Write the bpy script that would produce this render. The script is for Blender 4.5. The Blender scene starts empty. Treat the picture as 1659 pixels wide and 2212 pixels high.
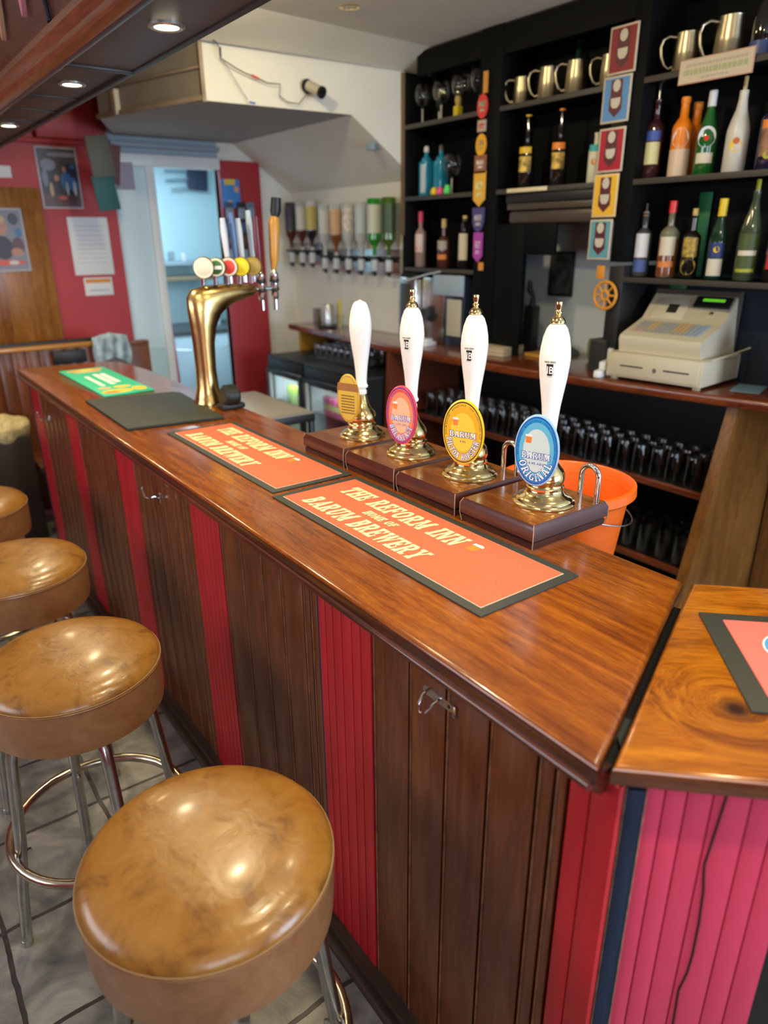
import bpy, bmesh, math, random
from mathutils import Vector, Matrix
random.seed(7)
PI = math.pi
C = bpy.context.scene.collection
S = bpy.context.scene

# ---------------------------------------------------------------- camera
cam_d = bpy.data.cameras.new('camera'); cam = bpy.data.objects.new('camera', cam_d); C.objects.link(cam)
S.camera = cam
R_ = ((0.80412092, -0.22347823, 0.55086026), (-0.59441356, -0.28998747, 0.75005319), (-0.00787799, -0.93057227, -0.36602348))
cx_ = Vector([r[0] for r in R_]); cy_ = -Vector([r[1] for r in R_]); cz_ = -Vector([r[2] for r in R_])
cam.matrix_world = Matrix(((cx_.x, cy_.x, cz_.x, 0), (cx_.y, cy_.y, cz_.y, 0), (cx_.z, cy_.z, cz_.z, 1.74), (0, 0, 0, 1)))
cam_d.sensor_fit = 'HORIZONTAL'; cam_d.sensor_width = 36; cam_d.lens = 1510 / 1659 * 36
cam_d.clip_start = 0.05
cam_d.dof.use_dof = True; cam_d.dof.focus_distance = 1.62; cam_d.dof.aperture_fstop = 2.9

# ---------------------------------------------------------------- world, lights, exposure
S.view_settings.view_transform = 'Standard'; S.view_settings.look = 'None'
S.view_settings.gamma = 1.0; S.view_settings.exposure = 0.0
W = bpy.data.worlds.new('world'); S.world = W; W.use_nodes = True
W.node_tree.nodes['Background'].inputs[0].default_value = (0.75, 0.86, 1.0, 1)
W.node_tree.nodes['Background'].inputs[1].default_value = 0.15

def area(name, loc, target, sx, sy, power, col, shape='RECTANGLE', spread=None):
    l = bpy.data.lights.new(name, 'AREA'); l.shape = shape; l.size = sx; l.size_y = sy
    l.energy = power; l.color = col
    if spread: l.spread = spread
    o = bpy.data.objects.new(name, l); C.objects.link(o); o.location = loc
    o.rotation_euler = (Vector(target) - Vector(loc)).to_track_quat('-Z', 'Y').to_euler()
    return o
DAY = (0.72, 0.86, 1.0); WARM = (1.0, 0.84, 0.50)
area('window_light', (-0.7, -2.35, 1.75), (-0.5, 2, 0.8), 1.8, 1.4, 62, DAY)
area('window_light', (2.45, -2.35, 1.55), (2.5, 2, 1.1), 1.3, 1.5, 120, (0.62, 0.80, 1.0))
area('window_light', (-2.35, 2.4, 1.6), (1, 2.4, 0.7), 2.4, 1.3, 70, (0.85, 0.92, 1.0))
area('kitchen_light', (2.2, 6.3, 2.44), (2.2, 6.4, 0), 1.2, 0.7, 25, (0.66, 0.88, 1.0))
area('kitchen_window_light', (3.1, 6.0, 1.7), (1.6, 5.6, 1.3), 0.8, 0.9, 20, (0.66, 0.88, 1.0))
area('backbar_light', (1.45, 3.0, 2.72), (2.4, 3.6, 1.6), 0.10, 0.10, 10.5, WARM, 'DISK')
area('backbar_light', (1.45, 1.7, 2.72), (2.6, 1.9, 1.2), 0.10, 0.10, 10, WARM, 'DISK')
area('backbar_light', (1.45, 0.3, 2.72), (1.6, 0.6, 0.9), 0.10, 0.10, 8, WARM, 'DISK')

# ---------------------------------------------------------------- materials
def nt(name):
    m = bpy.data.materials.new(name); m.use_nodes = True
    return m, m.node_tree, m.node_tree.nodes['Principled BSDF']
def setp(b, **k):
    for a, v in k.items():
        n = {'rough': 'Roughness', 'metal': 'Metallic', 'coat': 'Coat Weight', 'coatr': 'Coat Roughness', 'spec': 'Specular IOR Level',
             'trans': 'Transmission Weight', 'ior': 'IOR', 'emis': 'Emission Strength', 'sheen': 'Sheen Weight', 'alpha': 'Alpha'}[a]
        b.inputs[n].default_value = v
def mat(name, col, rough=0.5, noise=0.0, nscale=20, bump=0.0, bscale=60, stretch=None, **k):
    m, t, b = nt(name); b.inputs['Base Color'].default_value = (*col, 1); setp(b, rough=rough, **k)
    if noise or bump:
        tc = t.nodes.new('ShaderNodeTexCoord'); mp = t.nodes.new('ShaderNodeMapping')
        t.links.new(tc.outputs['Object'], mp.inputs[0])
        if stretch: mp.inputs['Scale'].default_value = stretch
    if noise:
        n = t.nodes.new('ShaderNodeTexNoise'); n.inputs['Scale'].default_value = nscale; n.inputs['Detail'].default_value = 6
        t.links.new(mp.outputs[0], n.inputs[0])
        r = t.nodes.new('ShaderNodeValToRGB'); t.links.new(n.outputs['Fac'], r.inputs[0])
        r.color_ramp.elements[0].position = 0.3; r.color_ramp.elements[1].position = 0.7
        r.color_ramp.elements[0].color = (*[c * (1 - noise) for c in col], 1)
        r.color_ramp.elements[1].color = (*[min(1, c * (1 + noise)) for c in col], 1)
        t.links.new(r.outputs[0], b.inputs['Base Color'])
    if bump:
        n2 = t.nodes.new('ShaderNodeTexNoise'); n2.inputs['Scale'].default_value = bscale; n2.inputs['Detail'].default_value = 5
        t.links.new(mp.outputs[0], n2.inputs[0])
        bp = t.nodes.new('ShaderNodeBump'); bp.inputs['Strength'].default_value = bump; bp.inputs['Distance'].default_value = 0.01
        t.links.new(n2.outputs['Fac'], bp.inputs['Height']); t.links.new(bp.outputs[0], b.inputs['Normal'])
    return m
def wood(name, dark, mid, light, stretch, rough=0.25, coat=0.5, scale=6, rot=0, bump=0.08, knot=None):
    m, t, b = nt(name); setp(b, rough=rough, coat=coat, coatr=0.12)
    L = t.links.new; N = t.nodes.new
    tc = N('ShaderNodeTexCoord'); mp = N('ShaderNodeMapping'); L(tc.outputs['Object'], mp.inputs[0])
    mp.inputs['Rotation'].default_value = (0, 0, rot)
    mp2 = N('ShaderNodeMapping'); L(mp.outputs[0], mp2.inputs[0]); mp2.inputs['Scale'].default_value = stretch
    vec = mp2.outputs[0]
    if knot:
        vd = N('ShaderNodeVectorMath'); vd.operation = 'DISTANCE'; L(tc.outputs['Object'], vd.inputs[0]); vd.inputs[1].default_value = knot
        mr = N('ShaderNodeMapRange'); L(vd.outputs['Value'], mr.inputs[0]); mr.inputs[1].default_value = 0; mr.inputs[2].default_value = 0.12
        mr.inputs[3].default_value = 1.1; mr.inputs[4].default_value = 0
        ad = N('ShaderNodeVectorMath'); ad.operation = 'ADD'; L(vec, ad.inputs[0]); L(mr.outputs[0], ad.inputs[1]); vec = ad.outputs[0]
    n1 = N('ShaderNodeTexNoise'); n1.inputs['Scale'].default_value = scale; n1.inputs['Detail'].default_value = 8; n1.inputs['Roughness'].default_value = 0.62
    n1.inputs['Distortion'].default_value = 0.6; L(vec, n1.inputs[0])
    n2 = N('ShaderNodeTexNoise'); n2.inputs['Scale'].default_value = scale * 9; n2.inputs['Detail'].default_value = 3; L(vec, n2.inputs[0])
    n3 = N('ShaderNodeTexNoise'); n3.inputs['Scale'].default_value = 2.2; n3.inputs['Detail'].default_value = 2; L(mp.outputs[0], n3.inputs[0])
    r = N('ShaderNodeValToRGB'); cr = r.color_ramp
    cr.elements[0].position = 0.3; cr.elements[0].color = (*dark, 1); cr.elements[1].position = 0.72; cr.elements[1].color = (*light, 1)
    e = cr.elements.new(0.5); e.color = (*mid, 1); L(n1.outputs['Fac'], r.inputs[0])
    mx = N('ShaderNodeMix'); mx.data_type = 'RGBA'; mx.blend_type = 'MULTIPLY'; mx.inputs[0].default_value = 0.55
    r2 = N('ShaderNodeValToRGB'); r2.color_ramp.elements[0].position = 0.35; r2.color_ramp.elements[0].color = (0.45, 0.4, 0.38, 1)
    r2.color_ramp.elements[1].position = 0.6; r2.color_ramp.elements[1].color = (1, 1, 1, 1); L(n2.outputs['Fac'], r2.inputs[0])
    L(r.outputs[0], mx.inputs[6]); L(r2.outputs[0], mx.inputs[7])
    mx3 = N('ShaderNodeMix'); mx3.data_type = 'RGBA'; mx3.blend_type = 'MULTIPLY'; mx3.inputs[0].default_value = 0.6
    r3 = N('ShaderNodeValToRGB'); r3.color_ramp.elements[0].position = 0.35; r3.color_ramp.elements[0].color = (0.6, 0.55, 0.5, 1)
    r3.color_ramp.elements[1].position = 0.65; r3.color_ramp.elements[1].color = (1, 1, 1, 1); L(n3.outputs['Fac'], r3.inputs[0])
    L(mx.outputs[2], mx3.inputs[6]); L(r3.outputs[0], mx3.inputs[7]); out = mx3.outputs[2]
    if knot:
        vd2 = N('ShaderNodeMapRange'); L(vd.outputs['Value'], vd2.inputs[0]); vd2.inputs[1].default_value = 0.008; vd2.inputs[2].default_value = 0.035
        mk = N('ShaderNodeMix'); mk.data_type = 'RGBA'; L(vd2.outputs[0], mk.inputs[0]); mk.inputs[6].default_value = (0.03, 0.008, 0.003, 1)
        L(out, mk.inputs[7]); out = mk.outputs[2]
    L(out, b.inputs['Base Color'])
    bp = N('ShaderNodeBump'); bp.inputs['Strength'].default_value = bump; bp.inputs['Distance'].default_value = 0.004
    L(n1.outputs['Fac'], bp.inputs['Height']); L(bp.outputs[0], b.inputs['Normal'])
    L(bp.outputs[0], b.inputs['Coat Normal'])
    return m
def leather(name, col, dark, light):
    m, t, b = nt(name); setp(b, rough=0.30, coat=0.15, coatr=0.12); L = t.links.new; N = t.nodes.new
    tc = N('ShaderNodeTexCoord'); oi = N('ShaderNodeObjectInfo')
    ad = N('ShaderNodeVectorMath'); L(tc.outputs['Object'], ad.inputs[0]); 
    sc = N('ShaderNodeVectorMath'); sc.operation = 'SCALE'; sc.inputs[0].default_value = (7, 5, 3); L(oi.outputs['Random'], sc.inputs['Scale'])
    L(sc.outputs[0], ad.inputs[1]); v = ad.outputs[0]
    n1 = N('ShaderNodeTexNoise'); n1.inputs['Scale'].default_value = 14; n1.inputs['Detail'].default_value = 10; n1.inputs['Roughness'].default_value = .7; n1.inputs['Distortion'].default_value = .7; L(v, n1.inputs[0])
    r = N('ShaderNodeValToRGB'); cr = r.color_ramp; cr.elements[0].position = .3; cr.elements[0].color = (*dark, 1)
    cr.elements[1].position = .7; cr.elements[1].color = (*light, 1); e = cr.elements.new(.48); e.color = (*col, 1); L(n1.outputs['Fac'], r.inputs[0])
    L(r.outputs[0], b.inputs['Base Color'])
    n2 = N('ShaderNodeTexNoise'); n2.inputs['Scale'].default_value = 17; n2.inputs['Detail'].default_value = 7; n2.inputs['Distortion'].default_value = 0.7; L(v, n2.inputs[0])
    n4 = N('ShaderNodeTexNoise'); n4.inputs['Scale'].default_value = 60; n4.inputs['Detail'].default_value = 3; L(v, n4.inputs[0])
    sm = N('ShaderNodeMath'); sm.operation = 'MULTIPLY_ADD'; L(n4.outputs['Fac'], sm.inputs[0]); sm.inputs[1].default_value = .18; L(n2.outputs['Fac'], sm.inputs[2])
    bp = N('ShaderNodeBump'); bp.inputs['Strength'].default_value = .15; bp.inputs['Distance'].default_value = .012; L(sm.outputs[0], bp.inputs['Height']); L(bp.outputs[0], b.inputs['Normal'])
    return m
def thin_glass(name, tint=(1, 1, 1), strength=1.0):
    m = bpy.data.materials.new(name); m.use_nodes = True; t = m.node_tree; t.nodes.clear(); N = t.nodes.new; L = t.links.new
    o = N('ShaderNodeOutputMaterial'); mx = N('ShaderNodeMixShader'); tr = N('ShaderNodeBsdfTransparent'); gl = N('ShaderNodeBsdfGlossy')
    gl.inputs['Roughness'].default_value = 0.03; tr.inputs[0].default_value = (*tint, 1); lw = N('ShaderNodeLayerWeight'); lw.inputs['Blend'].default_value = 0.25
    ma = N('ShaderNodeMath'); ma.operation = 'MULTIPLY_ADD'; ma.inputs[1].default_value = 0.75 * strength; ma.inputs[2].default_value = 0.06 * strength
    L(lw.outputs['Facing'], ma.inputs[0]); L(ma.outputs[0], mx.inputs[0]); L(tr.outputs[0], mx.inputs[1]); L(gl.outputs[0], mx.inputs[2]); L(mx.outputs[0], o.inputs[0])
    return m
def emis(name, col, s):
    m, t, b = nt(name); b.inputs['Base Color'].default_value = (*col, 1); b.inputs['Emission Color'].default_value = (*col, 1); setp(b, emis=s); return m

M = {}
M['top'] = wood('varnished_bar_top', (0.14, 0.028, 0.003), (0.29, 0.075, 0.006), (0.42, 0.130, 0.010), (10, 0.9, 10), rough=0.2, coat=0.5, scale=5, bump=0.03)
M['flap'] = wood('varnished_flap_top', (0.18, 0.042, 0.002), (0.42, 0.13, 0.005), (0.58, 0.22, 0.010), (6, 0.7, 6), rough=0.2, coat=0.55, scale=4, bump=0.03, rot=PI / 4 * -1, knot=(-0.195, 0.174, 1.099))
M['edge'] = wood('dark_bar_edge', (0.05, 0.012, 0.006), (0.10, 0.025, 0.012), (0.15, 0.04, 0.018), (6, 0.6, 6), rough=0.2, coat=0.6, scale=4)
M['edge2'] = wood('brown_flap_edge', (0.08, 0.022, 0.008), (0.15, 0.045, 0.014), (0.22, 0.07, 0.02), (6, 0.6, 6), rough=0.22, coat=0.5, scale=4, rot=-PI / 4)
M['board'] = wood('brown_board', (0.105, 0.028, 0.009), (0.175, 0.049, 0.015), (0.25, 0.076, 0.023), (5, 5, 0.4), rough=0.33, coat=0.15, scale=3, bump=0.03)
M['bead'] = mat('bead_highlight', (0.17, 0.07, 0.032), 0.35, noise=0.4, nscale=30)  # highlight along the beads, put into a lighter brown
M['skirt'] = wood('dark_skirting', (0.03, 0.015, 0.01), (0.06, 0.032, 0.02), (0.10, 0.06, 0.04), (8, 0.6, 8), rough=0.55, coat=0.0, scale=5)
M['red'] = mat('red_gloss_paint', (0.46, 0.014, 0.020), 0.38, noise=0.12, nscale=6, stretch=(3, 3, 0.6))
M['redwall'] = mat('red_wall_paint', (0.42, 0.028, 0.035), 0.5, noise=0.08, nscale=3, bump=0.1, bscale=25)
M['pink'] = mat('glare_red_paint', (0.64, 0.05, 0.11), 0.42, noise=0.08, nscale=5, stretch=(3, 3, 0.6), bump=0.04)  # daylight glare put into the paint, pinker than the other red
M['navy'] = mat('navy_paint', (0.008, 0.020, 0.050), 0.5, noise=0.3, nscale=12, stretch=(4, 4, .5), bump=0.1)
M['rawedge'] = mat('chipped_wood_edge', (0.30, 0.22, 0.14), 0.6, noise=0.4, nscale=50)
M['black'] = mat('black_paint', (0.012, 0.012, 0.012), 0.45)
M['dark'] = mat('dark_unit_paint', (0.004, 0.004, 0.004), 0.6, noise=0.2, nscale=5, spec=0.12)
M['shelf'] = mat('lit_shelf_edge', (0.055, 0.048, 0.038), 0.5)  # light caught on the shelf fronts, put into a paler colour
M['unitblue'] = mat('blue_black_paint', (0.008, 0.014, 0.026), 0.6, spec=0.25)
M['cream'] = mat('cream_wall', (0.80, 0.77, 0.67), 0.75, noise=0.03, nscale=3, bump=0.08, bscale=18)
M['ceil'] = mat('ceiling_paint', (0.80, 0.76, 0.66), 0.8, noise=0.03, nscale=3)
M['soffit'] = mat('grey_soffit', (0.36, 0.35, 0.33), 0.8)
M['timber'] = mat('bare_timber', (0.33, 0.25, 0.18), 0.7, noise=0.2, nscale=10)
M['white'] = mat('white_paint', (0.78, 0.80, 0.80), 0.4)
M['paleblue'] = mat('pale_blue_paint', (0.52, 0.72, 0.80), 0.6)
M['ceramic'] = mat('white_ceramic', (0.86, 0.87, 0.88), 0.06, coat=0.5, coatr=0.03)
M['brass'] = mat('polished_brass', (0.74, 0.57, 0.27), 0.17, metal=1.0, noise=0.12, nscale=40, bump=0.03, bscale=50)
M['agedbrass'] = mat('aged_brass', (0.62, 0.42, 0.16), 0.24, metal=1.0, noise=0.15, nscale=20, bump=0.03, bscale=40)
M['chrome'] = mat('chrome', (0.75, 0.76, 0.78), 0.08, metal=1.0)
M['steel'] = mat('brushed_steel', (0.55, 0.54, 0.52), 0.25, metal=1.0, noise=0.15, nscale=30, bump=0.05)
M['pewter'] = mat('pewter', (0.50, 0.43, 0.29), 0.32, metal=1.0)
M['pumpwood'] = wood('pump_base_wood', (0.11, 0.032, 0.010), (0.26, 0.085, 0.018), (0.38, 0.15, 0.035), (7, 0.8, 7), rough=0.18, coat=0.4, scale=4)
M['pumpside'] = mat('dark_moulding', (0.055, 0.013, 0.009), 0.32, coat=0.15, noise=0.3, nscale=12)
M['rubber'] = mat('black_rubber', (0.03, 0.032, 0.028), 0.6, bump=0.15, bscale=300)
M['rubberdk'] = mat('dark_rubber_mat', (0.022, 0.026, 0.022), 0.55, bump=0.3, bscale=400, noise=0.3, nscale=60)
M['towel'] = mat('red_runner_fabric', (0.80, 0.13, 0.06), 0.85, noise=0.12, nscale=160, bump=0.35, bscale=350)
M['towelp'] = mat('pink_runner_fabric', (0.80, 0.16, 0.14), 0.8, noise=0.06, nscale=160, bump=0.2, bscale=350)
M['print'] = mat('cream_print', (0.86, 0.76, 0.42), 0.8, noise=0.08, nscale=200)
M['printwhite'] = mat('white_print', (0.85, 0.86, 0.88), 0.5)
M['beer'] = mat('beer_print', (0.85, 0.22, 0.03), 0.5)
M['leather'] = leather('tan_leather', (0.27, 0.118, 0.018), (0.13, 0.046, 0.007), (0.33, 0.155, 0.030))
M['leatherside'] = leather('tan_leather_side', (0.27, 0.125, 0.052), (0.21, 0.09, 0.034), (0.31, 0.155, 0.07))
M['stitch'] = mat('pale_seam', (0.32, 0.20, 0.10), 0.6)
M['orange'] = mat('orange_plastic', (0.90, 0.14, 0.01), 0.3)
M['paper'] = mat('paper', (0.75, 0.76, 0.78), 0.8)
M['golden'] = wood('golden_door_wood', (0.26, 0.09, 0.02), (0.40, 0.16, 0.035), (0.48, 0.21, 0.055), (9, 9, 0.7), rough=0.22, coat=0.5, scale=3)
M['panelwood'] = wood('end_panel_wood', (0.17, 0.065, 0.016), (0.26, 0.11, 0.025), (0.34, 0.15, 0.035), (5, 5, 0.6), rough=0.3, coat=0.4, scale=3)
M['copper'] = wood('canopy_moulding', (0.20, 0.058, 0.019), (0.25, 0.078, 0.026), (0.30, 0.10, 0.035), (4, 0.4, 4), rough=0.3, coat=0.5, scale=3)
M['fascia'] = wood('canopy_fascia', (0.07, 0.022, 0.012), (0.12, 0.035, 0.018), (0.16, 0.05, 0.025), (2, 0.5, 2), rough=0.4, coat=0.2, scale=3)
M['canopy'] = mat('canopy_panel', (0.07, 0.045, 0.045), 0.5, noise=0.25, nscale=5, bump=0.08, bscale=60)
M['clear'] = thin_glass('clear_glass', (0.93, 0.95, 0.94))
M['glassware'] = thin_glass('glassware', (0.86, 0.88, 0.86), 0.8)
M['beige'] = mat('register_plastic', (0.60, 0.53, 0.38), 0.45)
M['keys'] = mat('grey_keys', (0.38, 0.37, 0.33), 0.5)
M['keyso'] = mat('orange_keys', (0.55, 0.38, 0.18), 0.5)
M['lamp'] = emis('lamp_glow', (1.0, 0.88, 0.55), 30)
M['lcd'] = emis('green_lcd', (0.10, 0.42, 0.02), 1.0)
def P(name, col, rough=0.5, **k):
    if name not in M: M[name] = mat(name, col, rough, **k)
    return M[name]

# floor material: riven stone tiles
def floor_mat():
    m, t, b = nt('stone_tiles'); L = t.links.new; N = t.nodes.new
    tc = N('ShaderNodeTexCoord'); mp = N('ShaderNodeMapping'); L(tc.outputs['Object'], mp.inputs[0]); mp.inputs['Location'].default_value = (0.04, -0.02, 0)
    nz = N('ShaderNodeTexNoise'); nz.inputs['Scale'].default_value = 7; nz.inputs['Detail'].default_value = 4; L(mp.outputs[0], nz.inputs[0])
    sb = N('ShaderNodeVectorMath'); sb.operation = 'SUBTRACT'; L(nz.outputs['Color'], sb.inputs[0]); sb.inputs[1].default_value = (.5, .5, .5)
    s = N('ShaderNodeVectorMath'); s.operation = 'SCALE'; L(sb.outputs[0], s.inputs[0]); s.inputs['Scale'].default_value = 0.022
    ad = N('ShaderNodeVectorMath'); L(mp.outputs[0], ad.inputs[0]); L(s.outputs[0], ad.inputs[1])
    br = N('ShaderNodeTexBrick'); br.offset = 0; br.inputs['Scale'].default_value = 1; br.inputs['Brick Width'].default_value = .35; br.inputs['Row Height'].default_value = .335
    br.inputs['Mortar Size'].default_value = .007; br.inputs['Mortar Smooth'].default_value = .3; br.inputs['Color1'].default_value = (.25, .25, .25, 1); br.inputs['Color2'].default_value = (.75, .75, .75, 1)
    L(ad.outputs[0], br.inputs[0])
    n1 = N('ShaderNodeTexNoise'); n1.inputs['Scale'].default_value = 6; n1.inputs['Detail'].default_value = 10; n1.inputs['Roughness'].default_value = .6; n1.inputs['Distortion'].default_value = .8; L(mp.outputs[0], n1.inputs[0])
    r = N('ShaderNodeValToRGB'); cr = r.color_ramp; cr.elements[0].position = .3; cr.elements[0].color = (.06, .058, .056, 1); cr.elements[1].position = .72; cr.elements[1].color = (.33, .30, .25, 1)
    e = cr.elements.new(.5); e.color = (.17, .16, .14, 1); L(n1.outputs['Fac'], r.inputs[0])
    mx = N('ShaderNodeMix'); mx.data_type = 'RGBA'; mx.blend_type = 'OVERLAY'; mx.inputs[0].default_value = .3; L(r.outputs[0], mx.inputs[6]); L(br.outputs['Color'], mx.inputs[7])
    m2 = N('ShaderNodeMix'); m2.data_type = 'RGBA'; L(br.outputs['Fac'], m2.inputs[0]); L(mx.outputs[2], m2.inputs[6]); m2.inputs[7].default_value = (.035, .03, .028, 1)
    L(m2.outputs[2], b.inputs['Base Color']); setp(b, rough=.42)
    sm = N('ShaderNodeMath'); sm.operation = 'SUBTRACT'; L(n1.outputs['Fac'], sm.inputs[0]); L(br.outputs['Fac'], sm.inputs[1])
    bp = N('ShaderNodeBump'); bp.inputs['Strength'].default_value = .5; bp.inputs['Distance'].default_value = .012; L(sm.outputs[0], bp.inputs['Height']); L(bp.outputs[0], b.inputs['Normal'])
    return m
M['floor'] = floor_mat()

# ---------------------------------------------------------------- mesh builder
class MB:
    def __init__(s): s.v = []; s.f = []; s.mi = []; s.sm = []; s.mats = []; s.T = Matrix.Identity(4)
    def m(s, mt):
        if mt not in s.mats: s.mats.append(mt)
        return s.mats.index(mt)
    def add(s, verts, faces, mt, smooth=False, T=None):
        k = len(s.v); X = s.T @ T if T is not None else s.T
        s.v += [tuple(X @ Vector(p)) for p in verts]; i = s.m(mt)
        for f in faces: s.f.append([k + a for a in f]); s.mi.append(i); s.sm.append(smooth)
    def poly(s, pts, mt): s.add(pts, [list(range(len(pts)))], mt)
    def box(s, x0, x1, y0, y1, z0, z1, mt, bev=0, seg=2, T=None):
        bm = bmesh.new(); bmesh.ops.create_cube(bm, size=1)
        for v in bm.verts: v.co = Vector(((x0 + x1) / 2 + v.co.x * (x1 - x0), (y0 + y1) / 2 + v.co.y * (y1 - y0), (z0 + z1) / 2 + v.co.z * (z1 - z0)))
        if bev: bmesh.ops.bevel(bm, geom=bm.edges[:], offset=bev, segments=seg, profile=0.5, affect='EDGES')
        s.bm(bm, mt, bool(bev), T)
    def bm(s, bm, mt, smooth=False, T=None):
        bm.verts.index_update(); s.add([v.co.copy() for v in bm.verts], [[v.index for v in f.verts] for f in bm.faces], mt, smooth, T); bm.free()
    def lathe(s, prof, mt, seg=28, T=None, c=(0, 0), sx=1, sy=1):
        vs = []; fs = []; n = len(prof)
        for (r, z) in prof:
            for k in range(seg):
                a = 2 * PI * k / seg; vs.append((c[0] + r * sx * math.cos(a), c[1] + r * sy * math.sin(a), z))
        for i in range(n - 1):
            for k in range(seg):
                k2 = (k + 1) % seg; fs.append([i * seg + k, i * seg + k2, (i + 1) * seg + k2, (i + 1) * seg + k])
        if prof[0][0] > 1e-6: fs.append([k for k in range(seg)][::-1])
        if prof[-1][0] > 1e-6: fs.append([(n - 1) * seg + k for k in range(seg)])
        s.add(vs, fs, mt, True, T)
    def shell(s, prof, mt, seg=24, T=None, c=(0, 0)):
        vs = []; fs = []; n = len(prof)
        for (r, z) in prof:
            for k in range(seg):
                a = 2 * PI * k / seg; vs.append((c[0] + r * math.cos(a), c[1] + r * math.sin(a), z))
        for i in range(n - 1):
            for k in range(seg):
                k2 = (k + 1) % seg; fs.append([i * seg + k, i * seg + k2, (i + 1) * seg + k2, (i + 1) * seg + k])
        s.add(vs, fs, mt, True, T)
    def tube(s, pts, r, mt, seg=10, closed=False, T=None, sq=1):
        pts = [Vector(p) for p in pts]; n = len(pts); vs = []; fs = []; up = None
        rr = r if isinstance(r, (list, tuple)) else [r] * n
        for i, p in enumerate(pts):
            if closed: d = (pts[(i + 1) % n] - pts[i - 1])
            else: d = pts[min(i + 1, n - 1)] - pts[max(i - 1, 0)]
            d.normalize()
            if up is None:
                up = d.orthogonal().normalized()
            up = (up - d * up.dot(d)).normalized(); w = d.cross(up)
            for k in range(seg):
                a = 2 * PI * k / seg; vs.append(p + up * math.cos(a) * rr[i] + w * math.sin(a) * rr[i] * sq)
        for i in range(n if closed else n - 1):
            j = (i + 1) % n
            for k in range(seg):
                k2 = (k + 1) % seg; fs.append([i * seg + k, i * seg + k2, j * seg + k2, j * seg + k])
        if not closed: fs.append(list(range(seg))[::-1]); fs.append([(n - 1) * seg + k for k in range(seg)])
        s.add(vs, fs, mt, True, T)
    def prism(s, pts, z0, z1, mt, T=None, smooth=False):   # polygon in local xy, extruded in z
        n = len(pts); vs = [(x, y, z0) for x, y in pts] + [(x, y, z1) for x, y in pts]
        fs = [list(range(n))[::-1], list(range(n, 2 * n))] + [[i, (i + 1) % n, n + (i + 1) % n, n + i] for i in range(n)]
        s.add(vs, fs, mt, smooth, T)
    def build(s, name, parent=None, loc=None):
        me = bpy.data.meshes.new(name); me.from_pydata([tuple(v) for v in s.v], [], s.f); me.update()
        for mt in s.mats: me.materials.append(mt)
        me.polygons.foreach_set('material_index', s.mi); me.polygons.foreach_set('use_smooth', s.sm)
        me.set_sharp_from_angle(angle=math.radians(38))
        o = bpy.data.objects.new(name, me); C.objects.link(o)
        if parent: o.parent = parent
        if loc: o.location = loc
        return o
def thing(name, label, cat, loc=(0, 0, 0), rz=0, group=None):
    o = bpy.data.objects.new(name, None); C.objects.link(o); o.empty_display_size = 0.05
    o.location = loc; o.rotation_euler = (0, 0, rz); o['label'] = label; o['category'] = cat
    if group: o['group'] = group
    return o
def tag(o, label, cat, group=None, kind=None):
    o['label'] = label; o['category'] = cat
    if group: o['group'] = group
    if kind: o['kind'] = kind
    return o
def struct(name, mb): o = mb.build(name); o['kind'] = 'structure'; return o
def dup(root, loc, rz=None, label=None, group=None):
    r = root.copy(); C.objects.link(r); r.location = loc
    if rz is not None: r.rotation_euler = (0, 0, rz)
    if label: r['label'] = label
    if group: r['group'] = group
    for ch in list(root.children):
        c = ch.copy(); C.objects.link(c); c.parent = r
        for g in list(ch.children):
            d = g.copy(); C.objects.link(d); d.parent = c
    return r
def RX(a): return Matrix.Rotation(a, 4, 'X')
def RY(a): return Matrix.Rotation(a, 4, 'Y')
def RZ(a): return Matrix.Rotation(a, 4, 'Z')
def TR(x, y, z): return Matrix.Translation((x, y, z))
def frame(o, u, v):   # local xy plane -> world plane at o spanned by u, v
    u = Vector(u).normalized(); v = Vector(v).normalized(); w = u.cross(v)
    return Matrix(((u.x, v.x, w.x, o[0]), (u.y, v.y, w.y, o[1]), (u.z, v.z, w.z, o[2]), (0, 0, 0, 1)))

# ---------------------------------------------------------------- slab lettering
def rc(a, b, c, d): return [(a, b), (c, b), (c, d), (a, d)]
def arc(cx, cy, ro, ri, a0, a1, n=10, sx=1.0, sy=1.0, ix=None, iy=None):
    out = []; ix = sx if ix is None else ix; iy = sy if iy is None else iy
    for i in range(n):
        t0 = math.radians(a0 + (a1 - a0) * i / n); t1 = math.radians(a0 + (a1 - a0) * (i + 1) / n)
        o0 = (cx + ro * sx * math.cos(t0), cy + ro * sy * math.sin(t0)); o1 = (cx + ro * sx * math.cos(t1), cy + ro * sy * math.sin(t1))
        i0 = (cx + ri * ix * math.cos(t0), cy + ri * iy * math.sin(t0)); i1 = (cx + ri * ix * math.cos(t1), cy + ri * iy * math.sin(t1))
        out.append([o0, o1, i1, i0])
    return out
sl = 0.13
def stem(x, t=0.22, bot=True, top=True, e=0.08):
    p = [rc(x, 0, x + t, 1)]
    if bot: p.append(rc(x - e, 0, x + t + e, sl))
    if top: p.append(rc(x - e, 1 - sl, x + t + e, 1))
    return p
G = {}
G['I'] = (0.42, stem(0.10))
G['H'] = (0.92, stem(0.10) + stem(0.60) + [rc(0.3, 0.42, 0.62, 0.57)])
G['T'] = (0.84, stem(0.31, top=False) + [rc(0.04, 1 - sl, 0.80, 1), rc(0.04, 0.70, 0.14, 1), rc(0.70, 0.70, 0.80, 1)])
G['E'] = (0.80, stem(0.10) + [rc(0.1, 0, 0.74, sl), rc(0.1, 1 - sl, 0.72, 1), rc(0.64, 0, 0.74, 0.3), rc(0.62, 0.7, 0.72, 1), rc(0.3, 0.44, 0.55, 0.56), rc(0.5, 0.36, 0.58, 0.64)])
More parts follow.
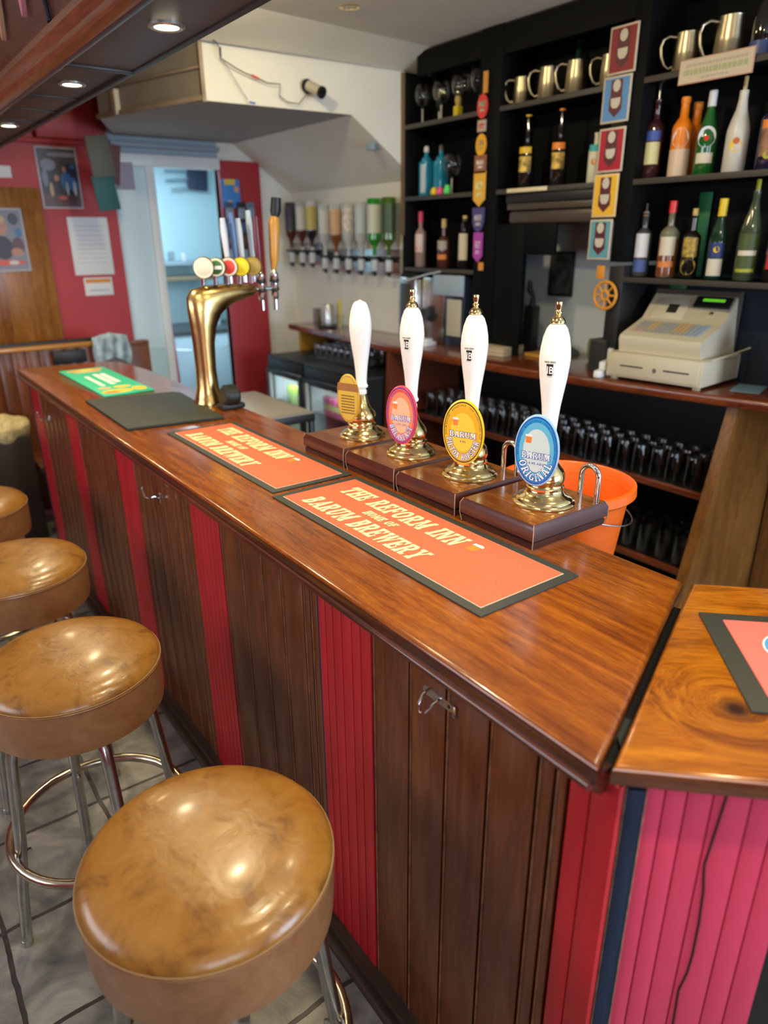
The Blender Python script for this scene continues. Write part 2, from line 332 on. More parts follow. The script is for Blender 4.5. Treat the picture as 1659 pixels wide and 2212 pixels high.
G['F'] = (0.76, stem(0.10) + [rc(0.1, 1 - sl, 0.72, 1), rc(0.62, 0.7, 0.72, 1), rc(0.3, 0.42, 0.54, 0.54), rc(0.5, 0.34, 0.58, 0.62)])
G['L'] = (0.76, stem(0.10) + [rc(0.1, 0, 0.72, sl), rc(0.62, 0, 0.72, 0.34)])
G['R'] = (0.92, stem(0.10) + [rc(0.2, 0.87, 0.5, 1), rc(0.2, 0.43, 0.5, 0.55)] + arc(0.5, 0.715, 0.285, 0.155, -90, 90, 10, 1.0, 1.0, 0.4) + [[(0.42, 0.5), (0.62, 0.5), (0.84, 0.0), (0.6, 0.0)], rc(0.6, 0, 0.92, sl)])
G['P'] = (0.82, stem(0.10) + [rc(0.2, 0.87, 0.5, 1), rc(0.2, 0.40, 0.5, 0.52)] + arc(0.48, 0.70, 0.30, 0.17, -90, 90, 10, 1.0, 1.0, 0.4))
G['B'] = (0.86, stem(0.10) + [rc(0.2, 0.87, 0.48, 1), rc(0.2, 0.46, 0.5, 0.57), rc(0.2, 0, 0.5, sl)] + arc(0.46, 0.73, 0.27, 0.15, -90, 90, 10, 1, 1, .35) + arc(0.5, 0.285, 0.285, 0.16, -90, 90, 10, 1, 1, .35))
G['D'] = (0.90, stem(0.10) + [rc(0.2, 0.87, 0.42, 1), rc(0.2, 0, 0.42, sl)] + arc(0.40, 0.5, 0.5, 0.37, -90, 90, 14, 0.88, 1, .6))
G['O'] = (0.92, arc(0.46, 0.5, 0.5, 0.37, 0, 360, 24, 0.84, 1.0, 0.5))
G['C'] = (0.84, arc(0.46, 0.5, 0.5, 0.37, 40, 320, 20, 0.84, 1.0, 0.5) + [rc(0.68, 0.62, 0.78, 0.9)])
G['G'] = (0.92, arc(0.46, 0.5, 0.5, 0.37, 40, 330, 20, 0.84, 1.0, 0.5) + [rc(0.68, 0.65, 0.78, 0.92), rc(0.62, 0.05, 0.80, 0.42), rc(0.52, 0.34, 0.88, 0.44)])
G['S'] = (0.74, arc(0.38, 0.72, 0.28, 0.15, 20, 270, 14, 1.0, 1, .8) + arc(0.38, 0.28, 0.28, 0.15, -160, 90, 14, 1.0, 1, .8) + [rc(0.58, 0.68, 0.67, 0.95), rc(0.08, 0.05, 0.17, 0.32)])
G['U'] = (0.92, [rc(0.10, 0.3, 0.32, 1), rc(0.02, 1 - sl, 0.40, 1), rc(0.64, 0.3, 0.78, 1), rc(0.54, 1 - sl, 0.88, 1)] + arc(0.44, 0.34, 0.34, 0.2, 180, 360, 12, 1.0, 1.0, 0.8))
G['N'] = (0.96, [rc(0.12, 0, 0.24, 1), rc(0.02, 0, 0.36, sl), rc(0.02, 1 - sl, 0.3, 1), rc(0.70, 0, 0.82, 1), rc(0.60, 1 - sl, 0.92, 1), [(0.12, 1), (0.40, 1), (0.82, 0), (0.58, 0)]])
G['M'] = (1.10, [rc(0.12, 0, 0.24, 1), rc(0.02, 0, 0.36, sl), rc(0.02, 1 - sl, 0.3, 1), rc(0.76, 0, 0.98, 1), rc(0.68, 0, 1.06, sl), rc(0.8, 1 - sl, 1.06, 1), [(0.12, 1), (0.38, 1), (0.60, 0.15), (0.48, 0.15)], [(0.76, 1), (0.98, 1), (0.60, 0.15), (0.50, 0.15)]])
G['A'] = (0.94, [[(0.10, 0), (0.24, 0), (0.52, 1), (0.38, 1)], [(0.38, 1), (0.60, 1), (0.88, 0), (0.62, 0)], rc(0.25, 0.25, 0.7, 0.37), rc(0.0, 0, 0.34, sl), rc(0.54, 0, 0.96, sl)])
G['W'] = (1.24, [[(0.06, 1), (0.30, 1), (0.46, 0), (0.34, 0)], [(0.34, 0), (0.46, 0), (0.68, 1), (0.56, 1)], [(0.52, 1), (0.74, 1), (0.90, 0), (0.78, 0)], [(0.78, 0), (0.90, 0), (1.16, 1), (1.04, 1)], rc(0.0, 1 - sl, 0.38, 1), rc(0.92, 1 - sl, 1.24, 1)])
G['Y'] = (0.90, [rc(0.34, 0, 0.56, 0.5), rc(0.26, 0, 0.64, sl), [(0.04, 1), (0.28, 1), (0.56, 0.45), (0.34, 0.45)], [(0.68, 1), (0.80, 1), (0.54, 0.42), (0.42, 0.46)], rc(0.0, 1 - sl, 0.38, 1), rc(0.58, 1 - sl, 0.9, 1)])
G['K'] = (0.92, stem(0.10) + [[(0.3, 0.42), (0.42, 0.5), (0.80, 0.95), (0.66, 0.95)], [(0.40, 0.55), (0.56, 0.62), (0.86, 0), (0.62, 0)], rc(0.54, 0, 0.92, sl), rc(0.54, 1 - sl, 0.88, 1)])
G['V'] = (0.90, [[(0.05, 1), (0.28, 1), (0.52, 0), (0.38, 0)], [(0.38, 0), (0.52, 0), (0.84, 1), (0.70, 1)], rc(0, 1 - sl, .36, 1), rc(.58, 1 - sl, .9, 1)])
G[' '] = (0.45, [])
def twidth(s, gap=0.07): return sum(G[c][0] + gap for c in s) - gap
def slab(mb, s, fn, mt, h, gap=0.07, grow=0.0, wscale=1.0):
    x = 0
    for c in s:
        w, polys = G[c]
        for q, p in enumerate(polys):
            if grow:
                cx = sum(a for a, b in p) / len(p); cy = sum(b for a, b in p) / len(p)
                p = [(a + grow * (1 if a > cx else -1), b + grow * (1 if b > cy else -1)) for a, b in p]
            mb.poly([fn((x + a) * h * wscale, b * h, q) for a, b in p], mt)
        x += w + gap
_fc = {}
def font_polys(ch):
    if ch in _fc: return _fc[ch]
    cu = bpy.data.curves.new('t', 'FONT'); cu.body = ch; cu.size = 1.0; cu.offset = 0.012; cu.resolution_u = 3
    o = bpy.data.objects.new('t', cu); C.objects.link(o); dg = bpy.context.evaluated_depsgraph_get(); e = o.evaluated_get(dg); me = e.to_mesh()
    vs = [tuple(v.co) for v in me.vertices]; fs = [list(p.vertices) for p in me.polygons]; e.to_mesh_clear()
    w = max([v[0] for v in vs] + [0.25]) if vs else 0.28
    bpy.data.objects.remove(o); bpy.data.curves.remove(cu); _fc[ch] = (vs, fs, w); return _fc[ch]
def plain(mb, s, fn, mt, h, gap=0.06, arcR=None, a0=0, inward=False, c=(0, 0)):
    x = 0; k = h / 0.72
    for ch in s:
        vs, fs, w = font_polys(ch); pts = []
        for v in vs: pts.append(fn((x + v[0]) * k, v[1] * k, 0))
        if vs: mb.add(pts, fs, mt)
        x += w + gap
def pwidth(s, h, gap=0.06): return sum(font_polys(c)[2] + gap for c in s) * h / 0.72
def ellipse_fn(base, a, b, total, start=None, below=False, z=0.0):
    # lays text along an ellipse of half-axes a, b; below=True reads left to right along the bottom
    N = 720; pts = []; acc = [0]
    rng = [(-90 + 180 + 360 * 0 - i * 0.5) for i in range(N)]
    if below: th = [math.radians(180 + i * 0.5) for i in range(N // 2 + 1)]
    else: th = [math.radians(180 - i * 0.5) for i in range(N // 2 + 1)]
    if below: th = [math.radians(150 + i * 0.5) for i in range(481)]
    else: th = [math.radians(210 - i * 0.5) for i in range(481)]
    pts = [(a * math.cos(t), b * math.sin(t)) for t in th]
    for i in range(1, len(pts)): acc.append(acc[-1] + math.dist(pts[i], pts[i - 1]))
    L0 = (acc[-1] - total) / 2
    def f(u, v, q=0):
        s = L0 + u; i = 1
        while i < len(acc) - 1 and acc[i] < s: i += 1
        p, r = pts[i - 1], pts[i]; k = (s - acc[i - 1]) / max(1e-9, acc[i] - acc[i - 1])
        x = p[0] + (r[0] - p[0]) * k; y = p[1] + (r[1] - p[1]) * k
        d = Vector((r[0] - p[0], r[1] - p[1])).normalized(); n = Vector((-d.y, d.x))
        return base(x + n.x * v, y + n.y * v, q)
    return f

# ================================================================ SETTING
b = MB(); b.box(-2.5, 4.6, -2.5, 7.4, -0.05, 0, M['floor']); struct('floor', b)
b = MB(); b.box(-2.5, 4.6, -2.5, 5.5, 2.75, 2.8, M['ceil']); struct('ceiling', b)
# right wall behind the back bar
b = MB(); b.box(3.12, 3.22, 3.86, 5.56, 0, 2.75, M['cream']); struct('wall_right', b)
b = MB(); b.box(3.42, 3.5, -2.5, 3.86, 0, 2.75, P('mirror_side_wall', (0.62, 0.70, 0.72), 0.6)); struct('wall_right', b)
b = MB(); b.box(3.22, 3.42, 3.80, 3.86, 0, 2.75, M['dark']); struct('wall_right', b)
# far wall: red part, opening to the kitchen, red pier, white strip
b = MB(); b.box(-2.5, 1.69, 5.48, 5.56, 0, 2.75, M['redwall']); struct('wall_far', b)
b = MB(); b.box(1.69, 2.49, 5.48, 5.56, 2.25, 2.75, P('lintel_grey', (0.36, 0.44, 0.50), 0.7)); struct('wall_far', b)
b = MB(); b.box(2.49, 2.83, 5.46, 5.56, 0, 2.29, M['redwall'], 0.004); struct('trim_1', b)
b = MB(); b.box(2.49, 3.12, 5.49, 5.56, 0, 2.75, M['cream']); struct('wall_far', b)
b = MB(); b.box(-2.5, -2.42, -2.5, 5.5, 0, 2.75, M['redwall']); struct('wall_left', b)
b = MB(); b.box(-2.5, 3.5, -2.5, -2.42, 0, 2.75, M['redwall']); struct('wall_near', b)
# kitchen shell
b = MB()
b.box(1.1, 4.0, 7.2, 7.28, 0, 2.5, M['paleblue']); b.box(1.1, 4.0, 5.56, 7.28, 2.5, 2.55, M['white']); b.box(3.9, 4.0, 5.56, 7.2, 0, 2.5, M['paleblue']); b.box(1.1, 1.18, 5.56, 7.2, 0, 2.5, M['paleblue'])
struct('wall_kitchen', b)
b = MB(); b.box(1.69, 1.97, 5.50, 5.56, 0, 2.25, P('pale_door_frame', (0.62, 0.78, 0.84), 0.45), 0.004)
b.box(1.93, 1.99, 5.47, 5.58, 0, 2.23, M['white'], 0.004); b.box(1.69, 1.93, 5.485, 5.5, 0, 0.95, P('pale_lower_panel', (0.50, 0.68, 0.76), 0.45), 0.01)
struct('door_1', b)
b = MB(); b.box(1.69, 2.49, 5.44, 5.50, 2.22, 2.30, M['white'], 0.006); b.box(1.69, 2.49, 5.42, 5.48, 2.34, 2.37, P('grey_pipe_run', (0.3, 0.36, 0.42), 0.5), 0.004); struct('trim_2', b)
# bulkhead with a grey underside and a slope, shaped from a shade line, running into the right wall
b = MB()
top = [(1.73, 3.91), (3.12, 3.87), (3.12, 5.48), (1.74, 5.48), (1.46, 4.82)]
b.poly([(1.73, 3.91, 2.41), (2.63, 3.87, 2.41), (3.0, 3.87, 2.16), (3.12, 3.87, 2.08), (3.12, 3.87, 2.75), (1.73, 3.91, 2.75)], M['cream'])
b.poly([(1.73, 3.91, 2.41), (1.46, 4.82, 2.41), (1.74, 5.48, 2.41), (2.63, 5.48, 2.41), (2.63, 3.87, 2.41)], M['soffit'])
b.poly([(2.63, 3.87, 2.41), (2.63, 5.48, 2.41), (3.12, 5.48, 2.08), (3.12, 3.87, 2.08)], M['cream'])
b.poly([(1.73, 3.91, 2.41), (1.73, 3.91, 2.75), (1.46, 4.82, 2.75), (1.46, 4.82, 2.41)], P('grey_boarding', (0.30, 0.27, 0.23), 0.7, noise=0.1, nscale=8))
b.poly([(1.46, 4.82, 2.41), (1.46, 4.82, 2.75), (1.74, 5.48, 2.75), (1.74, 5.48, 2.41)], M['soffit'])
struct('wall_bulkhead', b)
b = MB()
def beam(p, q, r, mt):
    p = Vector(p); q = Vector(q); d = (q - p).normalized(); T = frame(p, d, (0, 0, 1)); b.box(0, (q - p).length, -r, r, -r, r, mt, 0.003, T=T)
beam((1.725, 3.90, 2.42), (1.45, 4.82, 2.42), 0.012, M['timber']); beam((1.725, 3.90, 2.56), (1.45, 4.82, 2.56), 0.006, M['timber'])
b.box(1.715, 1.735, 3.885, 3.905, 2.40, 2.75, M['timber'], 0.002)
b.box(1.49, 1.52, 4.60, 4.68, 2.41, 2.54, P('pale_block', (0.62, 0.55, 0.42), 0.7), 0.004)
struct('trim_3', b)
# coving between bulkhead face and ceiling
b = MB(); b.poly([(1.7, 3.87, 2.67), (3.12, 3.865, 2.67), (3.12, 3.62, 2.75), (1.7, 3.50, 2.75)], M['cream']); struct('trim_4', b)
b = MB(); b.box(1.22, 1.60, 5.40, 5.48, 2.36, 2.75, M['redwall'], 0.006); b.box(-2.4, 1.69, 5.44, 5.48, 2.33, 2.36, M['redwall'], 0.004); struct('trim_5', b)

# ================================================================ BAR COUNTER
bar = thing('bar_counter', 'long varnished wooden bar with brown and red boarded front', 'bar', (0.9, 2.3, 0))
O = Vector((0.9, 2.3, 0))
def bmb():
    m = MB(); m.T = TR(-O.x, -O.y, 0); return m
def edge_profile_strip(mb, path, mt, h=0.04, r=0.018, z=1.1):
    pass
def slabtop(mb, pts, z0, z1, mt, bev=0.012, seg=3, side=None):
    bm = bmesh.new(); vs = [bm.verts.new((x, y, z0)) for x, y in pts]; f = bm.faces.new(vs)
    r = bmesh.ops.extrude_face_region(bm, geom=[f]); ev = [g for g in r['geom'] if isinstance(g, bmesh.types.BMVert)]
    for v in ev: v.co.z = z1
    bmesh.ops.recalc_face_normals(bm, faces=bm.faces[:])
    te = [e for e in bm.edges if abs(e.verts[0].co.z - e.verts[1].co.z) < 1e-6]
    bmesh.ops.bevel(bm, geom=te, offset=bev, segments=seg, profile=0.5, affect='EDGES')
    if side:
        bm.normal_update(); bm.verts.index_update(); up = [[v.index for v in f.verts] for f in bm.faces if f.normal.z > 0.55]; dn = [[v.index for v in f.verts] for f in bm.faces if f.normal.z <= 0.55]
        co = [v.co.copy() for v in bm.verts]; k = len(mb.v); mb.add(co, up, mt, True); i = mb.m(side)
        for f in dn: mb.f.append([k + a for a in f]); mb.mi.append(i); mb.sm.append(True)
        bm.free(); return
    mb.bm(bm, mt, True)
tp = [(0.645, 0.416), (1.213, 0.648), (1.2, 3.75), (1.165, 4.05), (1.10, 4.16), (0.66, 4.18), (0.645, 4.16)]
m = bmb(); slabtop(m, tp, 1.062, 1.1, M['top'], 0.011, 4, M['edge']); m.build('countertop', bar)
m = bmb()
pr = []
for a in range(0, 10):
    t = PI / 2 + PI * a / 9; pr.append((0.652 + 0.014 * math.cos(t) * 1.0, 1.064 + 0.010 * math.sin(t)))
pr = [(0.69, 1.074)] + pr + [(0.662, 1.052), (0.664, 1.04), (0.672, 1.034), (0.69, 1.034)]
vs = []; fs = []
for y in (0.425, 4.165):
    vs += [(x, y, z) for x, z in pr]
n = len(pr); fs = [[i, (i + 1) % n, n + (i + 1) % n, n + i] for i in range(n)] + [list(range(n)), list(range(n, 2 * n))[::-1]]
m.add(vs, fs, M['edge'], True); o = m.build('edge_moulding', bar)
m = bmb(); m.prism([(0.662, 0.44), (0.70, 0.44), (0.70, 4.15), (0.662, 4.15)], 0.0, 0.055, M['skirt']); m.box(0.64, 0.665, 0.44, 4.15, 0, 0.03, M['skirt'], 0.006); m.build('skirting_board', bar)
m = bmb(); m.box(0.72, 0.76, 0.46, 4.15, 0.0, 1.06, M['black']); m.box(1.14, 1.18, 0.70, 4.1, 0, 1.06, M['black'])
m.box(0.76, 1.14, 0.66, 0.72, 0, 1.06, M['black']); m.box(0.70, 1.17, 4.10, 4.14, 0, 1.06, M['board']); m.build('carcass', bar)
def boards(y0, y1, lines, mt, bead=None, x=0.69, gapw=0.008):
    m = bmb(); ys = [y0] + sorted(lines) + [y1]
    for a, c in zip(ys[:-1], ys[1:]):
        if c - a < 0.006: continue
        m.box(x, x + 0.03, a + gapw / 2, c - gapw / 2, 0.05, 1.05, mt, 0.0022, 2)
        if bead: m.tube([(x + 0.001, c - gapw / 2 - 0.001, 0.055), (x + 0.001, c - gapw / 2 - 0.001, 1.06)], 0.0034, bead, 6)
    m.box(x + 0.012, x + 0.028, y0, y1, 0.05, 1.06, M['black'])  # black sheet stands in for the shade inside the grooves
    return m
boards(0.49, 0.982, [0.514, 0.547, 0.651, 0.758, 0.863], M['board'], M['bead']).build('board_panel', bar)
boards(1.19, 1.706, [1.223, 1.255, 1.362, 1.466, 1.583], M['board'], M['bead']).build('board_panel', bar)
boards(1.918, 2.432, [1.95, 1.984, 2.063, 2.154, 2.265, 2.381], M['board'], M['bead']).build('board_panel', bar)
boards(2.648, 3.186, [2.69, 2.75, 2.86, 2.97, 3.08], M['board'], M['bead']).build('board_panel', bar)
boards(3.382, 3.93, [3.42, 3.50, 3.60, 3.70, 3.81], M['board'], M['bead']).build('board_panel', bar)
for (a, c, ls) in ((0.405, 0.486, [0.45]), (0.984, 1.184, [1.02, 1.052, 1.09, 1.125, 1.155]), (1.709, 1.916, [1.74, 1.77, 1.80, 1.83, 1.86, 1.89]),
                   (2.435, 2.646, [2.47, 2.51, 2.55, 2.59]), (3.19, 3.38, [3.24, 3.29, 3.33]), (3.94, 4.14, [3.99, 4.04, 4.09])):
    o = boards(a, c, ls, M['red'], None, 0.686, 0.0016).build('red_board_panel', bar); o['label'] = 'red painted boards'
m = bmb(); m.box(0.689, 0.70, 1.185, 1.190, 0.05, 1.05, P('blue_sliver', (0.012, 0.03, 0.12), 0.4)); m.build('blue_strip', bar); m = bmb(); m.box(0.684, 0.7, 4.14, 4.16, 0.05, 1.05, M['navy']); m.build('navy_strip', bar)
# painted end post of the red panel returning at the corner gap
# hooks under the counter edge
def hook(y, z, plate=False):
    m = bmb()
    if plate:
        pts = [(-0.03 + 0.0, -0.008), (0.03, -0.008)]
        poly = []
        for k in range(9): a = -PI / 2 + PI * k / 8; poly.append((0.032 + 0.009 * math.cos(a), 0.009 * math.sin(a)))
        for k in range(9): a = PI / 2 + PI * k / 8; poly.append((-0.032 + 0.009 * math.cos(a), 0.009 * math.sin(a)))
        m.prism(poly, 0, 0.002, M['steel'], frame((0.6898, y - 0.01, z), (0, -1, 0), (0, 0, 1)))
        for dx in (-0.03, 0.03): m.lathe([(0.0035, 0.002), (0.0035, 0.0024)], M['black'], 10, frame((0.6896, y - 0.01 - dx, z), (0, -1, 0), (0, 0, 1)))
        pts = [(0.688, y + 0.012, z + 0.008), (0.674, y + 0.014, z + 0.002), (0.662, y + 0.012, z - 0.012), (0.660, y + 0.004, z - 0.024), (0.664, y - 0.004, z - 0.022), (0.676, y - 0.012, z - 0.006), (0.688, y - 0.014, z)]
        m.tube(pts, 0.0032, M['chrome'], 8)
        m.box(0.684, 0.690, y - 0.06, y - 0.052, z - 0.012, z + 0.012, M['chrome'], 0.001)
    else:
        m.tube([(0.688, y - 0.03, z), (0.683, y - 0.03, z), (0.675, y - 0.02, z + 0.004), (0.66, y, z - 0.006), (0.652, y + 0.008, z - 0.002), (0.648, y + 0.010, z + 0.018), (0.646, y + 0.010, z + 0.030)], 0.0034, M['chrome'], 8)
        m.lathe([(0, -0.006), (0.005, -0.004), (0.006, 0), (0.005, 0.004), (0, 0.006)], M['chrome'], 10, TR(0.646, y + 0.010, z + 0.032))
        m.box(0.685, 0.690, y - 0.036, y - 0.024, z - 0.018, z + 0.018, M['chrome'], 0.001)
    o = m.build('coat_hook', bar)
hook(0.79, 0.975, True); hook(2.215, 0.945); hook(3.80, 0.90)

# ---- angled section
U = Vector((0.7071, -0.7071, 0)); V = Vector((0.7071, 0.7071, 0))
ang = thing('angled_bar_section', 'angled end section of the bar with glare-paled red and navy boards beneath', 'bar', (1.1, 0.2, 0))
O2 = Vector((1.1, 0.2, 0))
def amb():
    m = MB(); m.T = TR(-O2.x, -O2.y, 0); return m
m = amb()
p0 = Vector((0.662, 0.408, 0)); q0 = Vector((1.222, 0.637, 0)); e0 = p0 + U * 0.95; e1 = Vector((q0.x, q0.y, 0)) + U * 0.95
slabtop(m, [(p0.x, p0.y), (e0.x, e0.y), (e1.x, e1.y), (q0.x, q0.y)], 1.064, 1.099, M['flap'], 0.011, 4, M['edge2']); m.build('countertop', ang)
# boards: local frame along U, front plane x+y = 1.10
F = frame((0.697, 0.403, 0), U, (0, 0, 1))   # local x = along U, y = up, z = normal (toward +?)
def fbox(m, u0, u1, d0, d1, z0, z1, mt, bev=0):
    T = Matrix(((U.x, V.x, 0, 0.697), (U.y, V.y, 0, 0.403), (0, 0, 1, 0), (0, 0, 0, 1))); m.box(u0, u1, d0, d1, z0, z1, mt, bev, 2, T)
m = amb(); fbox(m, 0.0015, 0.0265, 0.0, 0.025, 0.05, 1.045, M['navy'], 0.002); m.build('navy_post', ang)['label'] = 'navy blue painted post'
m = amb(); fbox(m, 0.0, 0.002, 0.002, 0.022, 0.05, 1.045, M['rawedge'], 0.0008); fbox(m, 0.0258, 0.0272, -0.001, 0.006, 0.05, 1.046, M['rawedge'], 0.0006); m.build('chipped_edge', ang)
m = amb()
us = [0.027, 0.051, 0.079, 0.112, 0.160, 0.192, 0.228]
for a, c in zip(us[:-1], us[1:]): fbox(m, a + 0.0008, c - 0.0008, 0.003, 0.022, 0.05, 1.05, M['pink'], 0.0015)
fbox(m, 0.027, 0.228, 0.012, 0.026, 0.05, 1.05, M['black']); m.build('red_board_panel', ang)['label'] = 'red painted boards with daylight glare in their colour'
m = amb()
ck = [(0.1275, 1.052), (0.1228, 0.987), (0.1181, 0.927), (0.1205, 0.905), (0.1242, 0.879), (0.1275, 0.816), (0.1283, 0.749), (0.126, 0.71), (0.1196, 0.672), (0.1218, 0.597), (0.122, 0.4), (0.12, 0.06)]
m.tube([Vector((0.697, 0.403, z)) + U * u + V * 0.0022 for u, z in ck], 0.0017, P('crack_shadow', (0.03, 0.004, 0.006), 0.8), 6); m.build('split', ang)
m = amb(); fbox(m, 0.228, 0.9, 0.04, 0.07, 0.0, 1.05, M['black']); fbox(m, 0.02, 0.9, 0.10, 0.13, 0, 1.05, M['black']); fbox(m, 0.0, 0.9, 0.02, 0.13, 1.05, 1.063, P('grey_batten', (0.05, 0.055, 0.06), 0.6))
fbox(m, 0.02, 0.213, 0.005, 0.06, 0, 0.05, M['skirt']); m.build('carcass', ang)
m = amb()
T = Matrix(((U.x, V.x, 0, 0.697), (U.y, V.y, 0, 0.403), (0, 0, 1, 0), (0, 0, 0, 1)))
pt = [Vector((0.647, 0.402, 1.0905)) + (Vector((1.213, 0.636, 1.0905)) - Vector((0.647, 0.402, 1.0905))) * k / 12 for k in range(1, 13)]
m.tube([p + Vector((0.004, -0.003, -0.012)) for p in pt], 0.004, P('old_glue', (0.12, 0.085, 0.03), 0.5, noise=0.5, nscale=60), 6); m.build('joint_strip', ang)
m = amb(); jd = Vector((0.566, 0.234, 0)).normalized(); T = frame((0.70, 0.425, 1.04), jd, (-jd.y, jd.x, 0)); m.box(0, 0.52, -0.03, 0.03, 0, 0.018, M['black'], T=T); m.build('joint_filler', ang)

# ================================================================ BAR RUNNERS AND MATS
def beerglass(m, fn, s):
    m.poly([fn(-0.5 * s, -0.6 * s, 3), (fn(0.42 * s, -0.6 * s, 3)), fn(0.5 * s, 0.5 * s, 3), fn(-0.55 * s, 0.5 * s, 3)], M['beer'])
    m.poly([fn(-0.62 * s, 0.45 * s, 4), fn(0.58 * s, 0.45 * s, 4), fn(0.5 * s, 0.75 * s, 4), fn(0.1 * s, 0.9 * s, 4), fn(-0.3 * s, 0.78 * s, 4), fn(-0.6 * s, 0.8 * s, 4)], M['printwhite'])
def runner(x0, x1, y0, y1, label, scale=1.0):
    t = thing('bar_runner', label, 'bar mat', ((x0 + x1) / 2, (y0 + y1) / 2, 1.1), 0.0, 'red lettered bar runners')
    hx = (x1 - x0) / 2; hy = (y1 - y0) / 2
    m = MB(); m.box(-hx, hx, -hy, hy, 0.0002, 0.0045, M['rubber'], 0.0012); m.build('rubber_base', t)
    m = MB(); e = 0.023; m.box(-hx + e, hx - e, -hy + e, hy - e, 0.003, 0.0062, M['towel'], 0.0008)
    m.box(-hx + e - .002, hx - e + .002, -hy + e - .002, hy - e + .002, 0.003, 0.0048, P('pale_welt', (0.72, 0.55, 0.45), 0.8)); m.build('printed_panel', t)
    m = MB()   # u runs toward -y, v toward +x
    def fn0(u, v, q=0): return (v, -u, 0.0064 + q * 0.00003)
    def line(s, uc, vc, h, wid, grow=0.02, slant=0.16):
        ws = wid / (twidth(s) * h); w = wid
        def f(u, v, q): return fn0(uc + u - w / 2 + v * slant, vc - h / 2 + v, q)
        slab(m, s, f, M['print'], h, grow=grow, wscale=ws)
    line('THE REFORM INN', -0.092, 0.052, 0.056, 0.455); line('HOME OF', -0.09, -0.006, 0.024, 0.12); line('BARUM BREWERY', -0.09, -0.064, 0.056, 0.455)
    beerglass(m, lambda u, v, q=0: fn0(0.175 + u, 0.055 + v, q), 0.026)
    m.build('lettering', t)
    return t
runner(0.79, 1.062, 0.785, 1.575, 'red bar runner with cream lettering beside the nearest three hand pumps')
runner(0.805, 1.062, 1.60, 2.385, 'red bar runner with cream lettering between the black mat and the nearer runner')
# third runner on the angled section
t = thing('bar_runner', 'red bar runner with a blue ringed badge on the angled bar section', 'bar mat', (1.116, 0.559, 1.099), -PI / 4, 'red lettered bar runners')
m = MB(); m.box(0, 0.62, -0.288, 0.0, 0.0002, 0.0045, M['rubber'], 0.0012); m.build('rubber_base', t)
m = MB(); m.box(0.034, 0.6, -0.262, -0.026, 0.003, 0.0062, M['towelp'], 0.0008); m.build('printed_panel', t)
m = MB()
for (r, mt, z) in ((0.062, M['printwhite'], 0.0064), (0.059, P('badge_blue', (0.08, 0.28, 0.62), 0.6), 0.0065), (0.052, P('badge_light', (0.35, 0.68, 0.78), 0.6), 0.0066), (0.045, P('badge_pale', (0.48, 0.64, 0.62), 0.6), 0.0067)):
    m.poly([(0.135 + r * math.cos(k * PI / 18), -0.115 + r * 0.9 * math.sin(k * PI / 18), z) for k in range(36)], mt)
m.build('badge_print', t)
# black rubber spill mat
m = MB(); m.T = TR(-0.885, -2.775, -1.1)
slabtop(m, [(0.704, 2.505), (1.055, 2.455), (1.093, 2.99), (1.07, 3.03), (0.715, 3.095)], 1.1003, 1.112, M['rubberdk'], 0.003, 2)
o = m.build('spill_mat', None, (0.885, 2.775, 1.1)); tag(o, 'plain black rubber spill mat in front of the brass beer tap', 'bar mat')
# green runner
t = thing('bar_runner', 'green bar mat with white and yellow print at the far end of the bar', 'bar mat', (0.915, 3.53, 1.1), 0.01)
m = MB(); m.box(-0.112, 0.112, -0.385, 0.385, 0.0003, 0.008, P('green_rubber', (0.02, 0.52, 0.30), 0.5), 0.002); m.build('rubber_base', t)
m = MB(); z = 0.0083
W_ = M['printwhite']; Yl = P('yellow_print', (0.85, 0.60, 0.05), 0.6); Or = P('orange_print', (0.80, 0.25, 0.05), 0.6)
for x0, x1, y0, y1 in ((-0.055, -0.035, -0.16, 0.14), (-0.005, 0.02, -0.14, 0.18), (0.028, 0.055, -0.10, 0.18)): m.poly([(x0, y0, z), (x1, y0, z), (x1, y1, z), (x0, y1, z)], W_)
for x, y, w, h, mt in ((-0.03, -0.315, .07, .045, Yl), (-0.06, -0.33, .035, .025, Or), (0.07, -0.30, .032, .05, Yl), (0.02, -0.22, .04, .03, Yl), (0, 0.33, .09, .03, Yl), (-0.05, 0.33, .03, .02, Or), (0.06, 0.32, .025, .025, Or), (0.0, 0.27, .07, .02, P('tan_print', (0.6, 0.5, 0.3), 0.6)), (-0.06, -0.22, .03, .03, P('tan_print', (0.6, 0.5, 0.3), 0.6))):
    z += 0.00003; m.poly([(x + w * math.cos(k * PI / 10), y + h * math.sin(k * PI / 10), z) for k in range(20)], mt)
m.build('printed_pattern', t)

